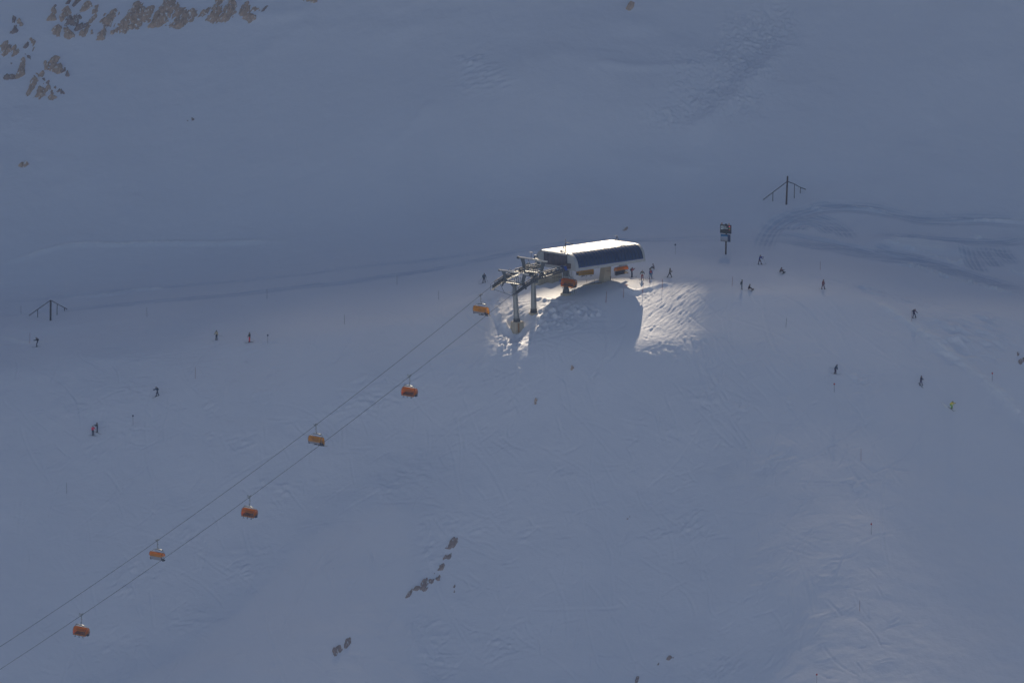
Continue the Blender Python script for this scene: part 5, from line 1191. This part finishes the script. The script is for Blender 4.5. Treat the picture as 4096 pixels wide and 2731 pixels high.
def cloud_material():
    m = bpy.data.materials.new('unseen_cloud'); m.use_nodes = True; nt = m.node_tree; nt.nodes.clear(); out = nt.nodes.new('ShaderNodeOutputMaterial')
    df = nt.nodes.new('ShaderNodeBsdfDiffuse'); tl = nt.nodes.new('ShaderNodeBsdfTranslucent'); tr = nt.nodes.new('ShaderNodeBsdfTransparent')
    df.inputs[0].default_value = (.75, .8, .88, 1); tl.inputs[0].default_value = (.13, .17, .24, 1)
    a = nt.nodes.new('ShaderNodeMixShader'); nt.links.new(df.outputs[0], a.inputs[1]); nt.links.new(tl.outputs[0], a.inputs[2])
    b = nt.nodes.new('ShaderNodeMixShader'); nt.links.new(tr.outputs[0], b.inputs[1]); nt.links.new(a.outputs[0], b.inputs[2])
    n = nt.nodes.new('ShaderNodeTexNoise'); n.inputs['Scale'].default_value = .02; n.inputs['Detail'].default_value = 3
    tc = nt.nodes.new('ShaderNodeTexCoord'); nt.links.new(tc.outputs['Object'], n.inputs['Vector'])
    mr = nt.nodes.new('ShaderNodeMapRange'); mr.inputs['From Min'].default_value = .3; mr.inputs['From Max'].default_value = .7; mr.inputs['To Min'].default_value = CT - .05; mr.inputs['To Max'].default_value = CT + .08
    sx = nt.nodes.new('ShaderNodeSeparateXYZ'); nt.links.new(tc.outputs['Object'], sx.inputs[0])
    # opacity graded to give the chairs sun and keep the upper slope dark
    my = nt.nodes.new('ShaderNodeMapRange'); my.inputs['From Min'].default_value = 462; my.inputs['From Max'].default_value = 545; my.inputs['To Min'].default_value = .62; my.inputs['To Max'].default_value = .95; nt.links.new(sx.outputs['Y'], my.inputs['Value'])
    ms_ = nt.nodes.new('ShaderNodeMapRange'); ms_.inputs['From Min'].default_value = 468; ms_.inputs['From Max'].default_value = 474; ms_.inputs['To Min'].default_value = .22; nt.links.new(sx.outputs['Y'], ms_.inputs['Value'])
    mm = nt.nodes.new('ShaderNodeMath'); mm.operation = 'MULTIPLY'; nt.links.new(my.outputs[0], mm.inputs[0]); nt.links.new(ms_.outputs[0], mm.inputs[1])
    mr.inputs['To Min'].default_value = -.04; mr.inputs['To Max'].default_value = .04; nt.links.new(n.outputs['Fac'], mr.inputs['Value'])
    ad = nt.nodes.new('ShaderNodeMath'); ad.use_clamp = True; nt.links.new(mm.outputs[0], ad.inputs[0]); nt.links.new(mr.outputs[0], ad.inputs[1]); nt.links.new(ad.outputs[0], b.inputs[0])
    mc_ = nt.nodes.new('ShaderNodeMapRange'); mc_.inputs['From Min'].default_value = -150; mc_.inputs['From Max'].default_value = 250; nt.links.new(sx.outputs['Y'], mc_.inputs['Value'])
    cm = nt.nodes.new('ShaderNodeMix'); cm.data_type = 'RGBA'; cm.inputs['A'].default_value = (.34, .40, .50, 1); cm.inputs['B'].default_value = (.02, .028, .045, 1)  # underside tone brighter over the lower slope, dark over the upper, to shape fill light
    nt.links.new(mc_.outputs[0], cm.inputs['Factor']); nt.links.new(cm.outputs['Result'], tl.inputs[0])
    nt.links.new(b.outputs[0], out.inputs['Surface']); return m
tag(MB().add(vs, fs, 0, True).build('unseen_cloud', cloud_material()), None, None, None, 'structure')
# ------------------------------------------------------------------ haze
HAZE = 4.2e-5
if HAZE:
    hz = MB().box((0, -700, 85), (1900, 2980, 490)).build('haze', None) if False else None
    m = bpy.data.materials.new('haze'); m.use_nodes = True; nt = m.node_tree; nt.nodes.clear(); out = nt.nodes.new('ShaderNodeOutputMaterial')
    pv = nt.nodes.new('ShaderNodeVolumePrincipled'); pv.inputs['Color'].default_value = (.42, .6, 1, 1); pv.inputs['Density'].default_value = HAZE; nt.links.new(pv.outputs[0], out.inputs['Volume'])
    zlo = float(H.min()) - 1; zhi = 330.0
    tag(MB().box((0, (GY[0] + GY[-1]) / 2, (zlo + zhi) / 2), (GX[-1] - GX[0] + 4, GY[-1] - GY[0] + 4, zhi - zlo)).build('haze', m), None, None, None, 'stuff')
    print('haze', zlo, zhi, H.max(), CAM)
# ------------------------------------------------------------------ light
w = bpy.data.worlds.new('World'); S.world = w; w.use_nodes = True; nt = w.node_tree; bg = nt.nodes['Background']
sky = nt.nodes.new('ShaderNodeTexSky'); sky.sky_type = 'NISHITA'; sky.sun_disc = False; sky.sun_elevation = SUN_EL; sky.sun_rotation = SUN_AZ; sky.altitude = 2500; sky.air_density = .75; sky.dust_density = .4; sky.ozone_density = 3
nt.links.new(sky.outputs[0], bg.inputs['Color']); bg.inputs['Strength'].default_value = .05
sd = bpy.data.lights.new('sun', 'SUN'); sd.energy = 5; sd.angle = R_(.5); sd.color = (1, .84, .63)
so = bpy.data.objects.new('sun', sd); COL.objects.link(so); so.rotation_euler = (SUN).to_track_quat('Z', 'Y').to_euler(); so.location = (0, 0, 500)
S.view_settings.view_transform = 'Standard'; S.view_settings.look = 'None'; S.view_settings.exposure = 0.6; S.view_settings.gamma = 1
S.cycles.volume_bounces = 0; S.cycles.max_bounces = 8; S.cycles.transparent_max_bounces = 24
S.cycles.use_denoising = True
